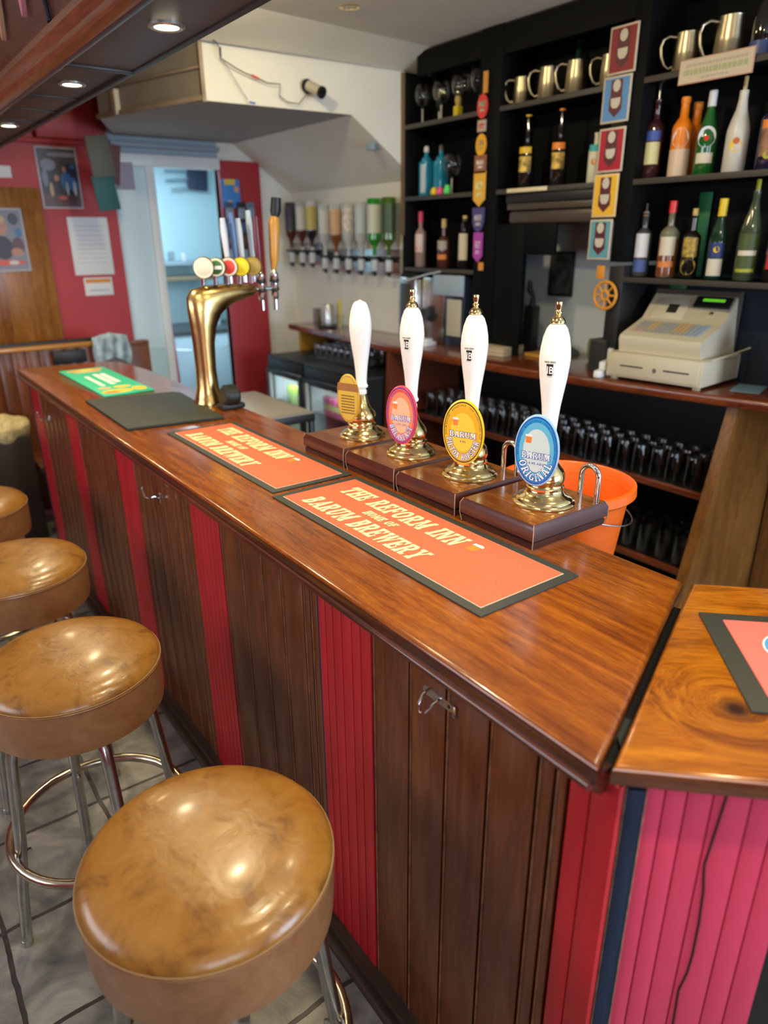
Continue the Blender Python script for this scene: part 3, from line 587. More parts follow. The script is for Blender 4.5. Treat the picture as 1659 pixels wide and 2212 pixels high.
# ================================================================ HAND PUMPS
def rect_prof(m, hx, hy, prof, mt):
    vs = []; fs = []
    for ins, z in prof: vs += [(-hx + ins, -hy + ins, z), (hx - ins, -hy + ins, z), (hx - ins, hy - ins, z), (-hx + ins, hy - ins, z)]
    for i in range(len(prof) - 1):
        for k in range(4): k2 = (k + 1) % 4; fs.append([i * 4 + k, i * 4 + k2, i * 4 + 4 + k2, i * 4 + 4 + k])
    fs.append([3, 2, 1, 0]); fs.append([(len(prof) - 1) * 4 + k for k in range(4)]); m.add(vs, fs, mt)
def clip(t, design, off, yaw=0.33, hw=0.064, hh=0.079, zc=0.2):
    # clip plane: u to the viewer's right, v up, n outward
    n = Vector((-math.cos(yaw), -math.sin(yaw), 0)); u = Vector((math.sin(yaw), -math.cos(yaw), 0)); v = Vector((0, 0, 1))
    tilt = 0.06; v = (v + -n * -0 + n * -tilt).normalized() if False else v
    o = Vector((off[0], off[1], zc))
    def fn(x, y, q=0): return tuple(o + u * x + v * y + n * (0.0045 + q * 0.00004))
    m = MB()
    def ell(k, mt, q, hwk=None):
        pts = [fn(hw * k * math.cos(i * PI / 28), hh * k * math.sin(i * PI / 28), q) for i in range(56)]; m.poly(pts, mt)
    rimm, ringm, facem = design['mats']
    # body with rounded rim
    N = 56; prof = [(0.985, -0.003), (1.0, -0.001), (1.0, 0.0035), (0.985, 0.0043)]; vs = []; fs = []
    for k, d in prof:
        for i in range(N): a = 2 * PI * i / N; vs.append(tuple(o + u * hw * k * math.cos(a) + v * hh * k * math.sin(a) + n * d))
    for j in range(3):
        for i in range(N): i2 = (i + 1) % N; fs.append([j * N + i, j * N + i2, (j + 1) * N + i2, (j + 1) * N + i])
    fs.append(list(range(N))[::-1]); fs.append([3 * N + i for i in range(N)]); m.add(vs, fs, rimm, True)
    c = m.build('pump_clip', t)
    m = MB()
    ell(0.945, ringm, 1); ell(0.90, facem, 2)
    if 'mid' in design: ell(0.78, design['mid'][0], 3); ell(0.60, design['mid'][1], 4)
    q0 = 6
    if design.get('plain'):
        for k in range(7):
            yy = -0.045 + k * 0.0085; w = hw * 0.62
            m.poly([fn(-w, yy, q0), fn(w, yy, q0), fn(w, yy + 0.0035, q0), fn(-w, yy + 0.0035, q0)], P('brown_print', (0.16, 0.09, 0.02), 0.6))
        m.poly([fn(-0.04, 0.022, q0), fn(0.04, 0.022, q0), fn(0.036, 0.045, q0), fn(-0.036, 0.045, q0)], P('brown_print2', (0.30, 0.13, 0.03), 0.6))
    else:
        tc, oc = design['text']
        by = design.get('by', -0.018)
        def centred(s, y, h, mt, q, grow=0.0, ws=1.0):
            w = twidth(s) * h * ws
            slab(m, s, lambda a, b_, qq: fn(a - w / 2, y + b_, q + qq * 0.2), mt, h, grow=grow, wscale=ws)
        centred('BARUM', by, 0.0135, oc, q0, 0.09, hw * 19); centred('BARUM', by, 0.0135, tc, q0 + 5, 0.0, hw * 19)
        if design.get('abv'):
            s = design['abv']; w = pwidth(s, 0.005); plain(m, s, lambda a, b_, qq: fn(a - w / 2, by - 0.013 + b_, q0), oc, 0.0055)
        s = design['name']; h = design.get('nh', 0.0175); ws = design.get('ws', 1.0) * hw / 0.056; w = twidth(s, 0.12) * h * ws
        f1 = ellipse_fn(lambda x, y, q: fn(x, y, q0 + q * 0.2), hw * 0.83, hh * 0.86, w, below=True)
        slab(m, s, f1, oc, h, gap=0.12, grow=0.085, wscale=ws)
        f2 = ellipse_fn(lambda x, y, q: fn(x, y, q0 + 5 + q * 0.2), hw * 0.83, hh * 0.86, w, below=True)
        slab(m, s, f2, tc, h, gap=0.12, wscale=ws)
        s = 'BARUM BREWERY \u00b7 BARNSTAPLE \u00b7 CASK CONDITIONED ALES'; w = pwidth(s, 0.0046)
        f3 = ellipse_fn(lambda x, y, q: fn(x, y, q0), hw * 0.80, hh * 0.80, w)
        plain(m, s, f3, design.get('small', oc), 0.0046)
        # the glass of beer
        beerglass(m, lambda a, b_, q=0: fn(-hw * 0.36 + a, 0.024 + b_, q0 + q), 0.0135)
    m.build('clip_print', c)
    # bracket
    m = MB(); p = o - n * 0.003; m.tube([p, p - n * 0.03, Vector((0, 0, zc - 0.0))], 0.006, M['white'], 8); m.box(-0.012, 0.012, -0.024, -0.006, zc - 0.014, zc + 0.012, M['ceramic'], 0.003); m.build('clip_bracket', t)
def hand_pump(y, label, design, off, hh=0.079, hw=0.064, finial=True, logo=True, hoop=True, blen=0.1175, zc=0.2, yaw=0.33):
    t = thing('hand_pump', label, 'beer pump', (1.206, y, 1.1), 0, 'hand pumps on the bar')
    m = MB()
    rect_prof(m, 0.129, blen, [(0.006, 0.0003), (0.004, 0.014), (0.008, 0.018), (0.0, 0.022), (0.0, 0.046), (0.007, 0.058)], M['pumpside'])
    vs = [(-0.122, -blen + 0.007, 0.0583), (0.122, -blen + 0.007, 0.0583), (0.122, blen - 0.007, 0.0583), (-0.122, blen - 0.007, 0.0583)]
    m.poly(vs, M['pumpwood']); 
    for sx, sy in ((-1, -1), (1, -1), (-1, 1)):
        m.tube([(sx * 0.125, sy * (blen - 0.004), 0.001), (sx * 0.1285, sy * (blen - 0.0004), 0.022), (sx * 0.1285, sy * (blen - 0.0004), 0.046), (sx * 0.1225, sy * (blen - 0.0065), 0.0580)], 0.0012, P('worn_corner', (0.38, 0.26, 0.18), 0.5), 5)
    m.build('base', t)
    m = MB()
    pr = [(0.0715, 0.0585), (0.0725, 0.062), (0.070, 0.066), (0.066, 0.068), (0.064, 0.073), (0.058, 0.078), (0.049, 0.083), (0.044, 0.089), (0.0425, 0.094), (0.0445, 0.096), (0.0445, 0.1), (0.042, 0.102), (0.041, 0.106), (0.044, 0.112), (0.0455, 0.12), (0.044, 0.129), (0.040, 0.138), (0.032, 0.148), (0.025, 0.158), (0.020, 0.170), (0.017, 0.182), (0.014, 0.192)]
    m.lathe(pr, M['brass'], 40); m.build('brass_body', t)
    m = MB(); ox = 0.0
    m.lathe([(0.013, 0.19), (0.016, 0.193), (0.016, 0.203), (0.0135, 0.205), (0.0135, 0.209), (0.019, 0.212), (0.0205, 0.217), (0.0175, 0.222), (0.0165, 0.228), (0.017, 0.240), (0.0185, 0.262), (0.0215, 0.29), (0.026, 0.32), (0.0305, 0.35), (0.0335, 0.380), (0.0340, 0.395), (0.0325, 0.415), (0.0285, 0.438), (0.022, 0.456), (0.0165, 0.463), (0.0125 if finial else 0.010, 0.4655), (0.0, 0.466 if finial else 0.470)], M['ceramic'], 36)
    h = m.build('handle', t)
    if finial:
        m = MB(); m.lathe([(0.0155, 0.4655), (0.0165, 0.467), (0.016, 0.471), (0.0125, 0.477), (0.007, 0.481), (0.0062, 0.484), (0.0082, 0.4865), (0.0082, 0.489), (0.0058, 0.4915), (0.0055, 0.494), (0.0070, 0.5), (0.0078, 0.508), (0.0072, 0.5105), (0, 0.511)], M['brass'], 24); m.build('finial', t)
    if logo:
        m = MB(); a0 = PI + 0.42   # azimuth of the print
        def hf(u, v, q=0):
            z = 0.372 + v; r = 0.0334 if z > 0.37 else 0.0322
            r = max(0.031, 0.0342 - abs(z - 0.39) * 0.045); a = a0 + u / r; rr = r + 0.0005 + q * 0.0001
            return (rr * math.cos(a), rr * math.sin(a), z)
        for k in range(6):
            t0, t1 = k / 6, (k + 1) / 6; m.poly([hf(-0.0075 + 0.015 * t0, 0.012, 2), hf(-0.0048 + 0.0105 * t0, -0.013, 2), hf(-0.0048 + 0.0105 * t1, -0.013, 2), hf(-0.0075 + 0.015 * t1, 0.012, 2)], M['black'])
        w = pwidth('IB', 0.016, 0.02); plain(m, 'IB', lambda a, b_, q: hf((a - w / 2) * 0.8 + 0.001, b_ - 0.0085, 6), M['printwhite'], 0.016, 0.02)
        w2 = pwidth('INDE BEER', 0.0038, 0.03); plain(m, 'INDE BEER', lambda a, b_, q: hf(a - w2 / 2, b_ + 0.0145, 1), M['black'], 0.0038, 0.03)
        m.build('handle_print', h)
    if hoop:
        m = MB(); pts = []
        hx, y0, y1 = 0.098, -0.012 - 0.06, 0.0 
        ya, yb = -0.115 + 0.012, -0.055
        yc = (ya + yb) / 2; R = (yb - ya) / 2
        pts = [(hx, ya, 0.058)] + [(hx, yc - R * math.cos(k * PI / 10), 0.118 + R * math.sin(k * PI / 10)) for k in range(11)] + [(hx, yb, 0.058)]
        m.tube(pts, 0.0065, M['chrome'], 12); m.build('chrome_hoop', t)
    clip(t, design, off, yaw=yaw, hw=hw, hh=hh, zc=zc)
    return t
blue = P('clip_blue', (0.01, 0.09, 0.45), 0.3); sky = P('clip_sky', (0.02, 0.30, 0.70), 0.3); pale = P('clip_pale', (0.55, 0.72, 0.80), 0.3)
D1 = dict(mats=(P('clip_rim_blue', (0.32, 0.55, 0.85), 0.2), blue, sky), mid=(P('clip_midblue', (0.12, 0.48, 0.76), 0.3), pale), text=(P('clip_lettering', (0.72, 0.86, 0.95), 0.3), blue), name='ORIGINAL', abv='4.4% ABV', ws=1.1)
yel = P('clip_yellow', (0.85, 0.52, 0.02), 0.3)
D2 = dict(mats=(P('clip_rim_yellow', (0.90, 0.62, 0.04), 0.2), P('clip_brown', (0.10, 0.05, 0.02), 0.3), yel), mid=(P('clip_amber', (0.80, 0.42, 0.02), 0.3), P('clip_gold', (0.88, 0.60, 0.06), 0.3)), text=(M['printwhite'], P('clip_navy', (0.03, 0.08, 0.30), 0.3)), name='PILTON HOPSTER', abv='4.8%', ws=0.80, nh=0.0145, by=-0.012, small=P('clip_brown', (0.1, 0.05, 0.02), 0.3))
D3 = dict(mats=(P('clip_rim_red', (0.75, 0.06, 0.10), 0.2), P('clip_purple', (0.14, 0.03, 0.30), 0.3), P('clip_coral', (0.80, 0.10, 0.08), 0.3)), mid=(P('clip_salmon', (0.85, 0.26, 0.14), 0.3), P('clip_peach', (0.88, 0.50, 0.34), 0.3)), text=(P('clip_lilac', (0.70, 0.75, 0.95), 0.3), P('clip_violet', (0.10, 0.10, 0.40), 0.3)), name='BREAKFAST', abv='5.0% ABV', ws=1.0, nh=0.0150, by=-0.015)
D4 = dict(mats=(P('clip_rim_ochre', (0.70, 0.42, 0.04), 0.25), P('clip_ochre', (0.42, 0.24, 0.03), 0.4), P('clip_mustard', (0.60, 0.42, 0.05), 0.4)), plain=True)
hand_pump(1.041, 'hand pump with blue oval clip, nearest on the bar', D1, (-0.076, -0.064), zc=0.207, hw=0.051, hh=0.080)
hand_pump(1.294, 'hand pump with yellow oval clip beside the blue one', D2, (-0.076, -0.084), zc=0.199, hoop=True, hw=0.056, hh=0.080)
hand_pump(1.539, 'hand pump with red oval clip and brass finial', D3, (-0.076, -0.085), zc=0.195, hoop=False, hw=0.049, hh=0.080)
hand_pump(1.785, 'hand pump without finial, with small ochre clip, farthest of the row', D4, (-0.076, -0.075), hh=0.072, hw=0.040, zc=0.197, finial=False, logo=False, hoop=False)
# offset the pump stems toward the row's front edge
for o in list(bpy.data.objects):
    if o.parent and o.parent.name.startswith('hand_pump') and o.name.split('.')[0] in ('brass_body', 'handle', 'finial'):
        o.location = (0.006, -0.024, 0)

# ================================================================ ORANGE BUCKET on a low steel sink unit
m = MB(); m.box(1.26, 1.74, 0.98, 1.62, 0.70, 0.74, M['steel'], 0.006)
for x in (1.29, 1.71):
    for y in (1.01, 1.59): m.box(x - .02, x + .02, y - .02, y + .02, 0, 0.70, M['steel'], 0.003)
o = m.build('steel_stand'); tag(o, 'low steel work table behind the pumps with an orange bucket on it', 'table')
bk = thing('bucket', 'orange plastic bucket behind the nearest hand pump', 'bucket', (1.52, 1.2, 0.741))
m = MB(); m.shell([(0.0, 0.004), (0.128, 0.004), (0.176, 0.355), (0.180, 0.36), (0.190, 0.358), (0.192, 0.335), (0.182, 0.325), (0.172, 0.326), (0.132, 0.0), (0.0, 0.0)], M['orange'], 48); m.build('body', bk)
m = MB(); m.tube([(0.188 * math.cos(a), 0.188 * math.sin(a), 0.318 - 0.06 * math.sin((a + 2.3) / 3.14 * PI)) for a in [-2.3 + 3.14 * k / 24 for k in range(25)]], 0.0022, M['steel'], 8); m.build('handle', bk)

# ================================================================ BRASS TAP FONT
tf = thing('beer_font', 'tall aged brass beer font with round badges and tall tap handles', 'beer tap', (1.115, 2.735, 1.1))
m = MB()
LR = [((-.062, 0), (.062, 0), .062), ((-.062, .012), (.062, .012), .062), ((-.054, .03), (.054, .03), .054), ((-.045, .07), (.045, .07), .045), ((-.041, .15), (.041, .15), .041), ((-.042, .25), (.046, .25), .042), ((-.046, .32), (.060, .31), .044), ((-.050, .38), (.084, .355), .045), ((-.049, .425), (.12, .385), .044), ((-.030, .455), (.16, .402), .042), ((.02, .467), (.20, .412), .038), ((.09, .471), (.232, .419), .034), ((.16, .470), (.248, .43), .026), ((.22, .466), (.253, .447), .014), ((.24, .460), (.25, .453), .005)]
vs = []; fs = []; NS = 36
for (L_, R__, ry) in LR:
    c_ = Vector(((L_[0] + R__[0]) / 2, 0, (L_[1] + R__[1]) / 2)); ax = Vector((R__[0] - L_[0], 0, R__[1] - L_[1])) / 2
    for k in range(NS): a = 2 * PI * k / NS; vs.append(c_ + ax * math.cos(a) + Vector((0, ry * math.sin(a), 0)))
for i in range(len(LR) - 1):
    for k in range(NS): k2 = (k + 1) % NS; fs.append([i * NS + k, i * NS + k2, (i + 1) * NS + k2, (i + 1) * NS + k])
fs.append([(len(LR) - 1) * NS + k for k in range(NS)]); m.add(vs, fs, M['agedbrass'], True)
m.build('column', tf)
cols = [('ivory_badge', (0.72, 0.66, 0.52)), ('green_badge', (0.03, 0.13, 0.03)), ('red_badge', (0.70, 0.05, 0.03)), ('yellow_badge', (0.85, 0.68, 0.02)), ('gold_badge', (0.40, 0.28, 0.06))]
nd = Vector((-0.55, -0.83, 0.0)).normalized()
for i, (nm, c) in enumerate(cols):
    m = MB(); x = 0.02 + 0.052 * i; T = frame((x, -0.03, 0.535), nd.cross(Vector((0, 0, 1))) * -1, (0, 0, 1))
    sgn = 1 if (T.to_3x3() @ Vector((0, 0, 1))).dot(nd) > 0 else -1
    R0 = 0.041 if i in (0,) else 0.037
    m.lathe([(0, -0.03 * sgn), (0.024, -0.028 * sgn), (R0, -0.012 * sgn), (R0, 0.004 * sgn), (R0 - 0.004, 0.008 * sgn)], M['agedbrass'] if i != 1 else P('dark_green', (0.02, 0.06, 0.02), 0.4), 20, T)
    m.lathe([(R0 - 0.003, 0.0082 * sgn), (R0 - 0.004, 0.0092 * sgn)], P('badge_rim', (0.78, 0.72, 0.6), 0.4) if i in (0, 1, 2) else P(nm, c, 0.35), 20, T)
    m.lathe([(R0 - 0.011, 0.0093 * sgn), (R0 - 0.012, 0.0098 * sgn)], P(nm, c, 0.35), 20, T)
    if i == 1: m.box(-0.022, 0.022, -0.007, 0.006, 0.0096 * sgn, 0.0102 * sgn, M['printwhite'], 0, T=T)
    m.tube([(x, -0.01, 0.47), (x, -0.012, 0.505)], 0.009, M['chrome'], 10); m.build('lens_badge', tf)
hcol = [(0.155, 'white_purple', (0.62, 0.66, 0.76), 0.20), (0.20, 'blue_white', (0.10, 0.20, 0.42), 0.22), (0.235, 'white_handle', (0.70, 0.78, 0.80), 0.20), (0.29, 'ice_handle', (0.58, 0.70, 0.75), 0.23)]
for i, (x, nm, c, hgt) in enumerate(hcol):
    m = MB(); y = 0.03 + 0.015 * i
    m.tube([(x, y, 0.47), (x, y, 0.52)], 0.010, M['chrome'], 10)
    m.tube([(x, y, 0.515), (x - 0.006, y, 0.56), (x - 0.012, y, 0.515 + hgt * 0.75), (x - 0.014, y, 0.515 + hgt)], [0.008, 0.010, 0.014, 0.010], P(nm, c, 0.3), 12); m.build('tap_handle', tf)
for i, x in enumerate((0.275, 0.337)):
    m = MB(); m.lathe([(0.010, 0.36), (0.010, 0.40), (0.014, 0.405), (0.016, 0.43), (0.011, 0.435), (0.017, 0.445), (0.017, 0.465), (0.012, 0.47), (0.018, 0.48), (0.018, 0.50), (0.010, 0.51), (0.009, 0.53)], M['chrome'], 16, c=(x, 0.0)); 
    m.lathe([(0.019, 0.436), (0.019, 0.445)], M['black'], 16, c=(x, 0)); m.lathe([(0.020, 0.47), (0.020, 0.481)], M['black'], 16, c=(x, 0)); m.build('tap', tf)
m = MB(); m.tube([(0.23, 0, 0.445), (0.345, 0, 0.445)], 0.007, M['chrome'], 10); m.build('crossbar', tf)
m = MB(); m.tube([(0.337, 0, 0.52), (0.343, 0, 0.56), (0.348, 0, 0.64), (0.352, 0, 0.70), (0.356, 0, 0.72)], [0.011, 0.019, 0.022, 0.024, 0.016], P('amber_wood_handle', (0.62, 0.30, 0.06), 0.3), 14)
m.tube([(0.357, 0, 0.715), (0.362, 0, 0.74), (0.368, 0, 0.79)], [0.014, 0.022, 0.020], M['black'], 14); m.build('tap_handle', tf)['label'] = 'amber wooden tap handle with a black top'
m = MB(); m.tube([(0.275, 0, 0.52), (0.272, 0, 0.6), (0.27, 0, 0.72)], [0.009, 0.016, 0.014], P('maroon_handle', (0.12, 0.01, 0.02), 0.3), 12); m.build('tap_handle', tf)['label'] = 'dark maroon tap handle'
# black cap behind font
m = MB(); m.lathe([(0.0, -0.03), (0.035, -0.03), (0.045, -0.02), (0.045, 0.02), (0.035, 0.03), (0.0, 0.03)], M['black'], 28, RY(PI / 2)); m.box(-0.05, 0.05, -0.03, 0.03, -0.05, -0.03, M['black'], 0.005)
o = m.build('cable_reel', None, (1.155, 2.61, 1.152)); tag(o, 'small round black reel just behind the foot of the brass font', 'reel')

# ================================================================ CANOPY
cn = thing('bar_canopy', 'dark wooden canopy hanging above the bar with a copper brown moulding', 'canopy', (0.73, 1.8, 2.2))
def cmb():
    m = MB(); m.T = TR(-0.73, -1.8, -2.2); return m
m = cmb(); m.box(0.62, 0.83, -1.6, 5.43, 2.215, 2.75, M['fascia']); m.build('carcass', cn)
m = cmb(); m.box(0.632, 0.828, -1.6, 2.345, 2.196, 2.216, M['canopy'], 0.002)
m.box(0.632, 0.828, 2.36, 5.43, 2.203, 2.216, M['canopy'], 0.002); m.build('soffit_panel', cn)
m = cmb()
for y, w, z in ((2.352, .028, 2.190), (1.50, .02, 2.192), (2.92, .018, 2.199), (3.235, .018, 2.199), (3.54, .018, 2.199), (0.6, .02, 2.192)): m.box(0.634, 0.826, y - w / 2, y + w / 2, z, 2.21, M['black'], 0.001)
m.box(0.818, 0.838, -1.6, 5.43, 2.192, 2.235, M['black'], 0.003); m.box(0.828, 0.840, -1.6, 5.43, 2.222, 2.228, M['steel']); m.box(0.628, 0.638, -1.6, 5.43, 2.19, 2.212, P('dark_trim', (0.05, 0.05, 0.055), 0.3), 0.001); m.build('trim_strip', cn)
m = cmb()
pr = [(0.632, 2.195), (0.615, 2.195), (0.602, 2.203), (0.598, 2.215), (0.602, 2.228), (0.596, 2.236), (0.588, 2.250), (0.592, 2.266), (0.606, 2.275), (0.607, 2.285), (0.632, 2.285)]
vs = []; n = len(pr)
for y in (-1.6, 5.43): vs += [(x, y, z) for x, z in pr]
m.add(vs, [[i, (i + 1) % n, n + (i + 1) % n, n + i] for i in range(n)] + [list(range(n)), list(range(n, 2 * n))[::-1]], M['copper'], True); m.build('moulding', cn)
# downlights in the canopy
def downlight(x, y, z, label, on=True, r=0.042):
    t = thing('downlight', label, 'ceiling light', (x, y, z), 0, 'canopy downlights')
    m = MB(); m.shell([(r, 0.004), (r, -0.001), (r * 0.85, -0.004), (r * 0.68, -0.002), (r * 0.66, 0.006)], P('downlight_ring', (0.5, 0.5, 0.48), 0.3, metal=0.8) if on else M['brass'], 28); m.build('ring', t)
    m = MB(); m.lathe([(0, 0.001), (r * 0.66, 0.001), (r * 0.66, 0.003), (0, 0.003)], M['lamp'] if on else P('unlit_bulb', (0.7, 0.6, 0.4), 0.3), 24); m.build('lens', t)
    return t
for i, (y, zz) in enumerate(((1.82, 2.192), (2.65, 2.199), (3.70, 2.199), (0.9, 2.192), (0.0, 2.192), (4.6, 2.199))):
    downlight(0.73, y, zz, ['nearest lit downlight in the underside of the canopy', 'middle lit downlight of the canopy, beyond the dark cross trim', 'farthest visible downlight of the canopy, by the left edge', 'canopy downlight above the hand pumps, over the viewer', 'canopy downlight above the angled bar end', 'canopy downlight at the far red wall'][i])
    area('downlight_lamp', (0.73, y, zz - 0.008), (0.73, y, 0), 0.055, 0.055, 6.5, WARM, 'DISK', spread=2.6)
downlight(2.215, 3.256, 2.748, 'brass downlight in the pale ceiling behind the bar', on=False, r=0.05)
for i, (y, c, L_, nm, lab) in enumerate(((2.905, (0.55, 0.30, 0.17), 0.30, 'pale', 'pale wooden surfboard hung on the canopy front'), (2.585, (0.62, 0.22, 0.28), 0.30, 'rose', 'pink surfboard hung on the canopy front beside the wooden one'))):
    m = MB(); pts = []
    for k in range(24):
        a = k / 24 * 2 * PI; pts.append((0.03 * math.sin(a) * (1 - 0.2 * math.cos(a)), L_ * 0.5 * -math.cos(a) + L_ * 0.5))
    m.prism(pts, -0.006, 0.006, P('surfboard_' + nm, c, 0.35), frame((0.606, y, 2.348), (0, -1, 0), (0, 0, 1))); 
    m.prism([(p[0] * 0.3, p[1]) for p in pts], 0.005, 0.0075, P('stringer_' + nm, (c[0] * 0.8, c[1] * 0.5, c[2] * 0.5), 0.4), frame((0.606, y, 2.348), (0, 1, 0), (0, 0, 1)))
    m.box(-0.002, 0.012, -0.01, 0.01, 0.12, 0.15, M['black'], T=TR(0.608, y, 2.348)); o = m.build('surfboard'); tag(o, lab, 'surfboard', 'small surfboards on the canopy')
m = MB(); m.tube([(0.612, 2.345, 2.29), (0.612, 2.37, 2.36), (0.612, 2.42, 2.45), (0.612, 2.5, 2.56)], 0.007, P('navy_strap', (0.015, 0.02, 0.03), 0.5), 8); o = m.build('strap'); tag(o, 'dark strap hanging down the canopy front right of the surfboards', 'strap')

# ================================================================ STOOLS
def make_stool():
    t = thing('bar_stool', 'x', 'bar stool', (0, 0, 0))
    R = 0.21
    m = MB(); pr = [(R * 0.93, 0.650), (R * 0.985, 0.654), (R * 0.995, 0.68), (R * 1.0, 0.73), (R * 0.998, 0.764)]
    m.lathe(pr, M['leatherside'], 64); m.build('seat_band', t)
    m = MB(); m.lathe([(R * 0.99, 0.762), (R * 1.003, 0.766), (R * 1.0, 0.7715), (R * 0.985, 0.778), (R * 0.955, 0.786), (R * 0.90, 0.794), (R * 0.8, 0.801), (R * 0.6, 0.806), (R * 0.4, 0.808), (R * 0.2, 0.8085), (0.0, 0.8085)], M['leather'], 64); s = m.build('seat_cushion', t)
    m = MB(); m.tube([(R * 1.0 * math.cos(a), R * 1.0 * math.sin(a), 0.7655) for a in [2 * PI * k / 64 for k in range(64)]], 0.0026, M['leatherside'], 6, closed=True)
    m.tube([(R * 1.004 * math.cos(a), R * 1.004 * math.sin(a), 0.7705) for a in [2 * PI * k / 64 for k in range(64)]], 0.0011, M['stitch'], 6, closed=True); m.build('seat_piping', t)
    m = MB(); m.lathe([(0.0, 0.636), (0.10, 0.636), (0.18, 0.644), (0.193, 0.652), (0, 0.652)], M['black'], 32); m.build('seat_plate', t)
    for k in range(4):
        a = PI / 4 + k * PI / 2 + 0.35; d = Vector((math.cos(a), math.sin(a), 0))
        m = MB(); pts = [d * 0.05 + Vector((0, 0, 0.640)), d * 0.105 + Vector((0, 0, 0.642)), d * 0.14 + Vector((0, 0, 0.634)), d * 0.162 + Vector((0, 0, 0.61)), d * 0.173 + Vector((0, 0, 0.57)), d * 0.20 + Vector((0, 0, 0.30)), d * 0.222 + Vector((0, 0, 0.16)), d * 0.238 + Vector((0, 0, 0.012))]
        m.tube(pts, 0.0145, M['steel'], 16); m.lathe([(0.0155, 0), (0.0160, 0.012), (0.0145, 0.018)], M['steel'], 12, TR(d.x * 0.239, d.y * 0.239, 0)); m.build('leg', t)
    m = MB(); m.tube([(0.222 * math.cos(a), 0.222 * math.sin(a), 0.29) for a in [2 * PI * k / 56 for k in range(56)]], 0.0125, M['ringsteel'], 12, closed=True)
    for k in range(4):
        a = PI / 4 + k * PI / 2 + 0.35; m.lathe([(0, -0.012), (0.006, -0.01), (0.006, 0.008), (0, 0.01)], M['steel'], 8, TR(0.188 * math.cos(a), 0.188 * math.sin(a), 0.29) @ RZ(a) @ RY(PI / 2))
    m.build('foot_ring', t)
    return t
M['ringsteel'] = mat('worn_ring_steel', (0.50, 0.43, 0.33), 0.22, metal=1.0, noise=0.2, nscale=25)
st = make_stool()
st.location = (0.282, 0.893, 0); st['label'] = 'tan leather bar stool nearest the viewer, cut off by the bottom edge'; st['group'] = 'bar stools along the bar'
dup(st, (0.245, 1.64, 0), 0.5, 'tan leather bar stool with worn creased seat, second from the viewer')
dup(st, (0.24, 2.31, 0), 1.1, 'tan leather bar stool, third from the viewer, cut off on its left')
dup(st, (0.20, 3.02, 0), 0.2, 'tan leather bar stool at the left edge, farthest of the row')


# ================================================================ BACK BAR SHELF UNIT
un = thing('shelf_unit', 'black wooden back bar shelf unit standing on the back counter', 'shelves', (3.12, 2.5, 1.1))
def umb():
    m = MB(); m.T = TR(-3.12, -2.5, -1.1); return m
m = umb()
m.prism([(3.855, 1.12), (3.855, 2.64), (3.72, 2.745), (3.68, 2.745), (3.68, 1.12)], 0, 1, M['dark'], Matrix(((0, 0, 0.27, 3.0), (1, 0, 0, 0), (0, 1, 0, 0), (0, 0, 0, 1)))) if False else None
m.box(3.0, 3.27, 3.83, 3.855, 1.10, 2.66, M['dark'], 0.002); m.build('side_panel', un)
m = umb(); m.box(2.996, 3.005, 3.835, 3.87, 1.75, 2.66, P('bare_edge_strip', (0.16, 0.10, 0.05), 0.6), 0.001); m.build('edge_strip', un)
for y0, y1 in ((3.015, 3.175), (2.145, 2.225)):
    m = umb(); m.box(2.995, 3.27, y0, y1, 1.62 if y0 < 3 else 1.10, 2.745, M['dark'], 0.002); m.build('upright', un)
m = umb(); m.box(3.0, 3.02, 2.80, 3.015, 1.10, 1.80, M['dark'], 0.002); m.box(3.0, 3.02, 2.58, 2.80, 1.645, 1.80, M['dark'], 0.002); m.build('stepped_panel', un)
m = umb(); m.box(3.255, 3.27, 3.175, 3.83, 1.10, 2.74, M['dark']); m.box(3.255, 3.27, 0.4, 2.145, 1.57, 2.74, M['dark']); m.box(3.255, 3.27, 2.50, 3.015, 1.80, 2.74, M['dark']); m.box(3.255, 3.27, 2.225, 2.5, 2.36, 2.74, M['dark'])
m.box(3.255, 3.27, 0.4, 2.145, 1.10, 1.57, M['unitblue']); m.build('back_panel', un)
m = umb(); m.box(3.262, 3.268, 2.225, 2.5, 1.98, 2.36, P('brown_mirror', (0.16, 0.13, 0.08), 0.1, metal=0.6)); m.build('tinted_mirror', un)
for y0, y1 in ((3.175, 3.83), (2.225, 3.015), (0.4, 2.145)):
    for z in (2.375, 1.975, 1.555):
        if z < 1.6 and y0 == 2.225: continue
        m = umb(); m.box(3.0, 3.26, y0, y1, z - 0.022, z - 0.001, M['dark'], 0.001); m.box(2.993, 3.001, y0, y1, z - 0.024, z, M['shelf'], 0.001); m.build('shelf', un)
m = umb(); m.box(3.0, 3.04, 2.225, 3.015, 2.61, 2.74, M['dark']); m.box(3.0, 3.04, 0.4, 2.145, 2.68, 2.74, M['dark']); m.box(3.0, 3.04, 3.175, 3.72, 2.62, 2.74, M['dark']); m.build('pelmet', un)
m = umb()
m.box(3.0, 3.10, 2.24, 2.95, 1.90, 1.952, M['black'], 0.012); m.box(2.985, 3.06, 2.24, 2.92, 1.868, 1.90, P('dark_brown_rail', (0.07, 0.055, 0.04), 0.35), 0.006); m.box(3.0, 3.08, 2.24, 2.92, 1.80, 1.868, P('dark_brown_rail', (0.07, 0.055, 0.04), 0.35), 0.02); m.build('roller_shutter', un)
m = umb(); m.box(3.0, 3.28, 2.145, 2.225, 1.10, 1.6, M['black'], 0.002); m.build('upright', un)
o = MB(); o.box(2.988, 2.993, 2.65, 2.93, 1.955, 1.975, P('ivory_strip', (0.75, 0.66, 0.42), 0.5), 0.002); o = o.build('pale_strip'); tag(o, 'ivory strip along the middle shelf edge below the two black bottles', 'label')  # thin ivory bar laid along the shelf edge
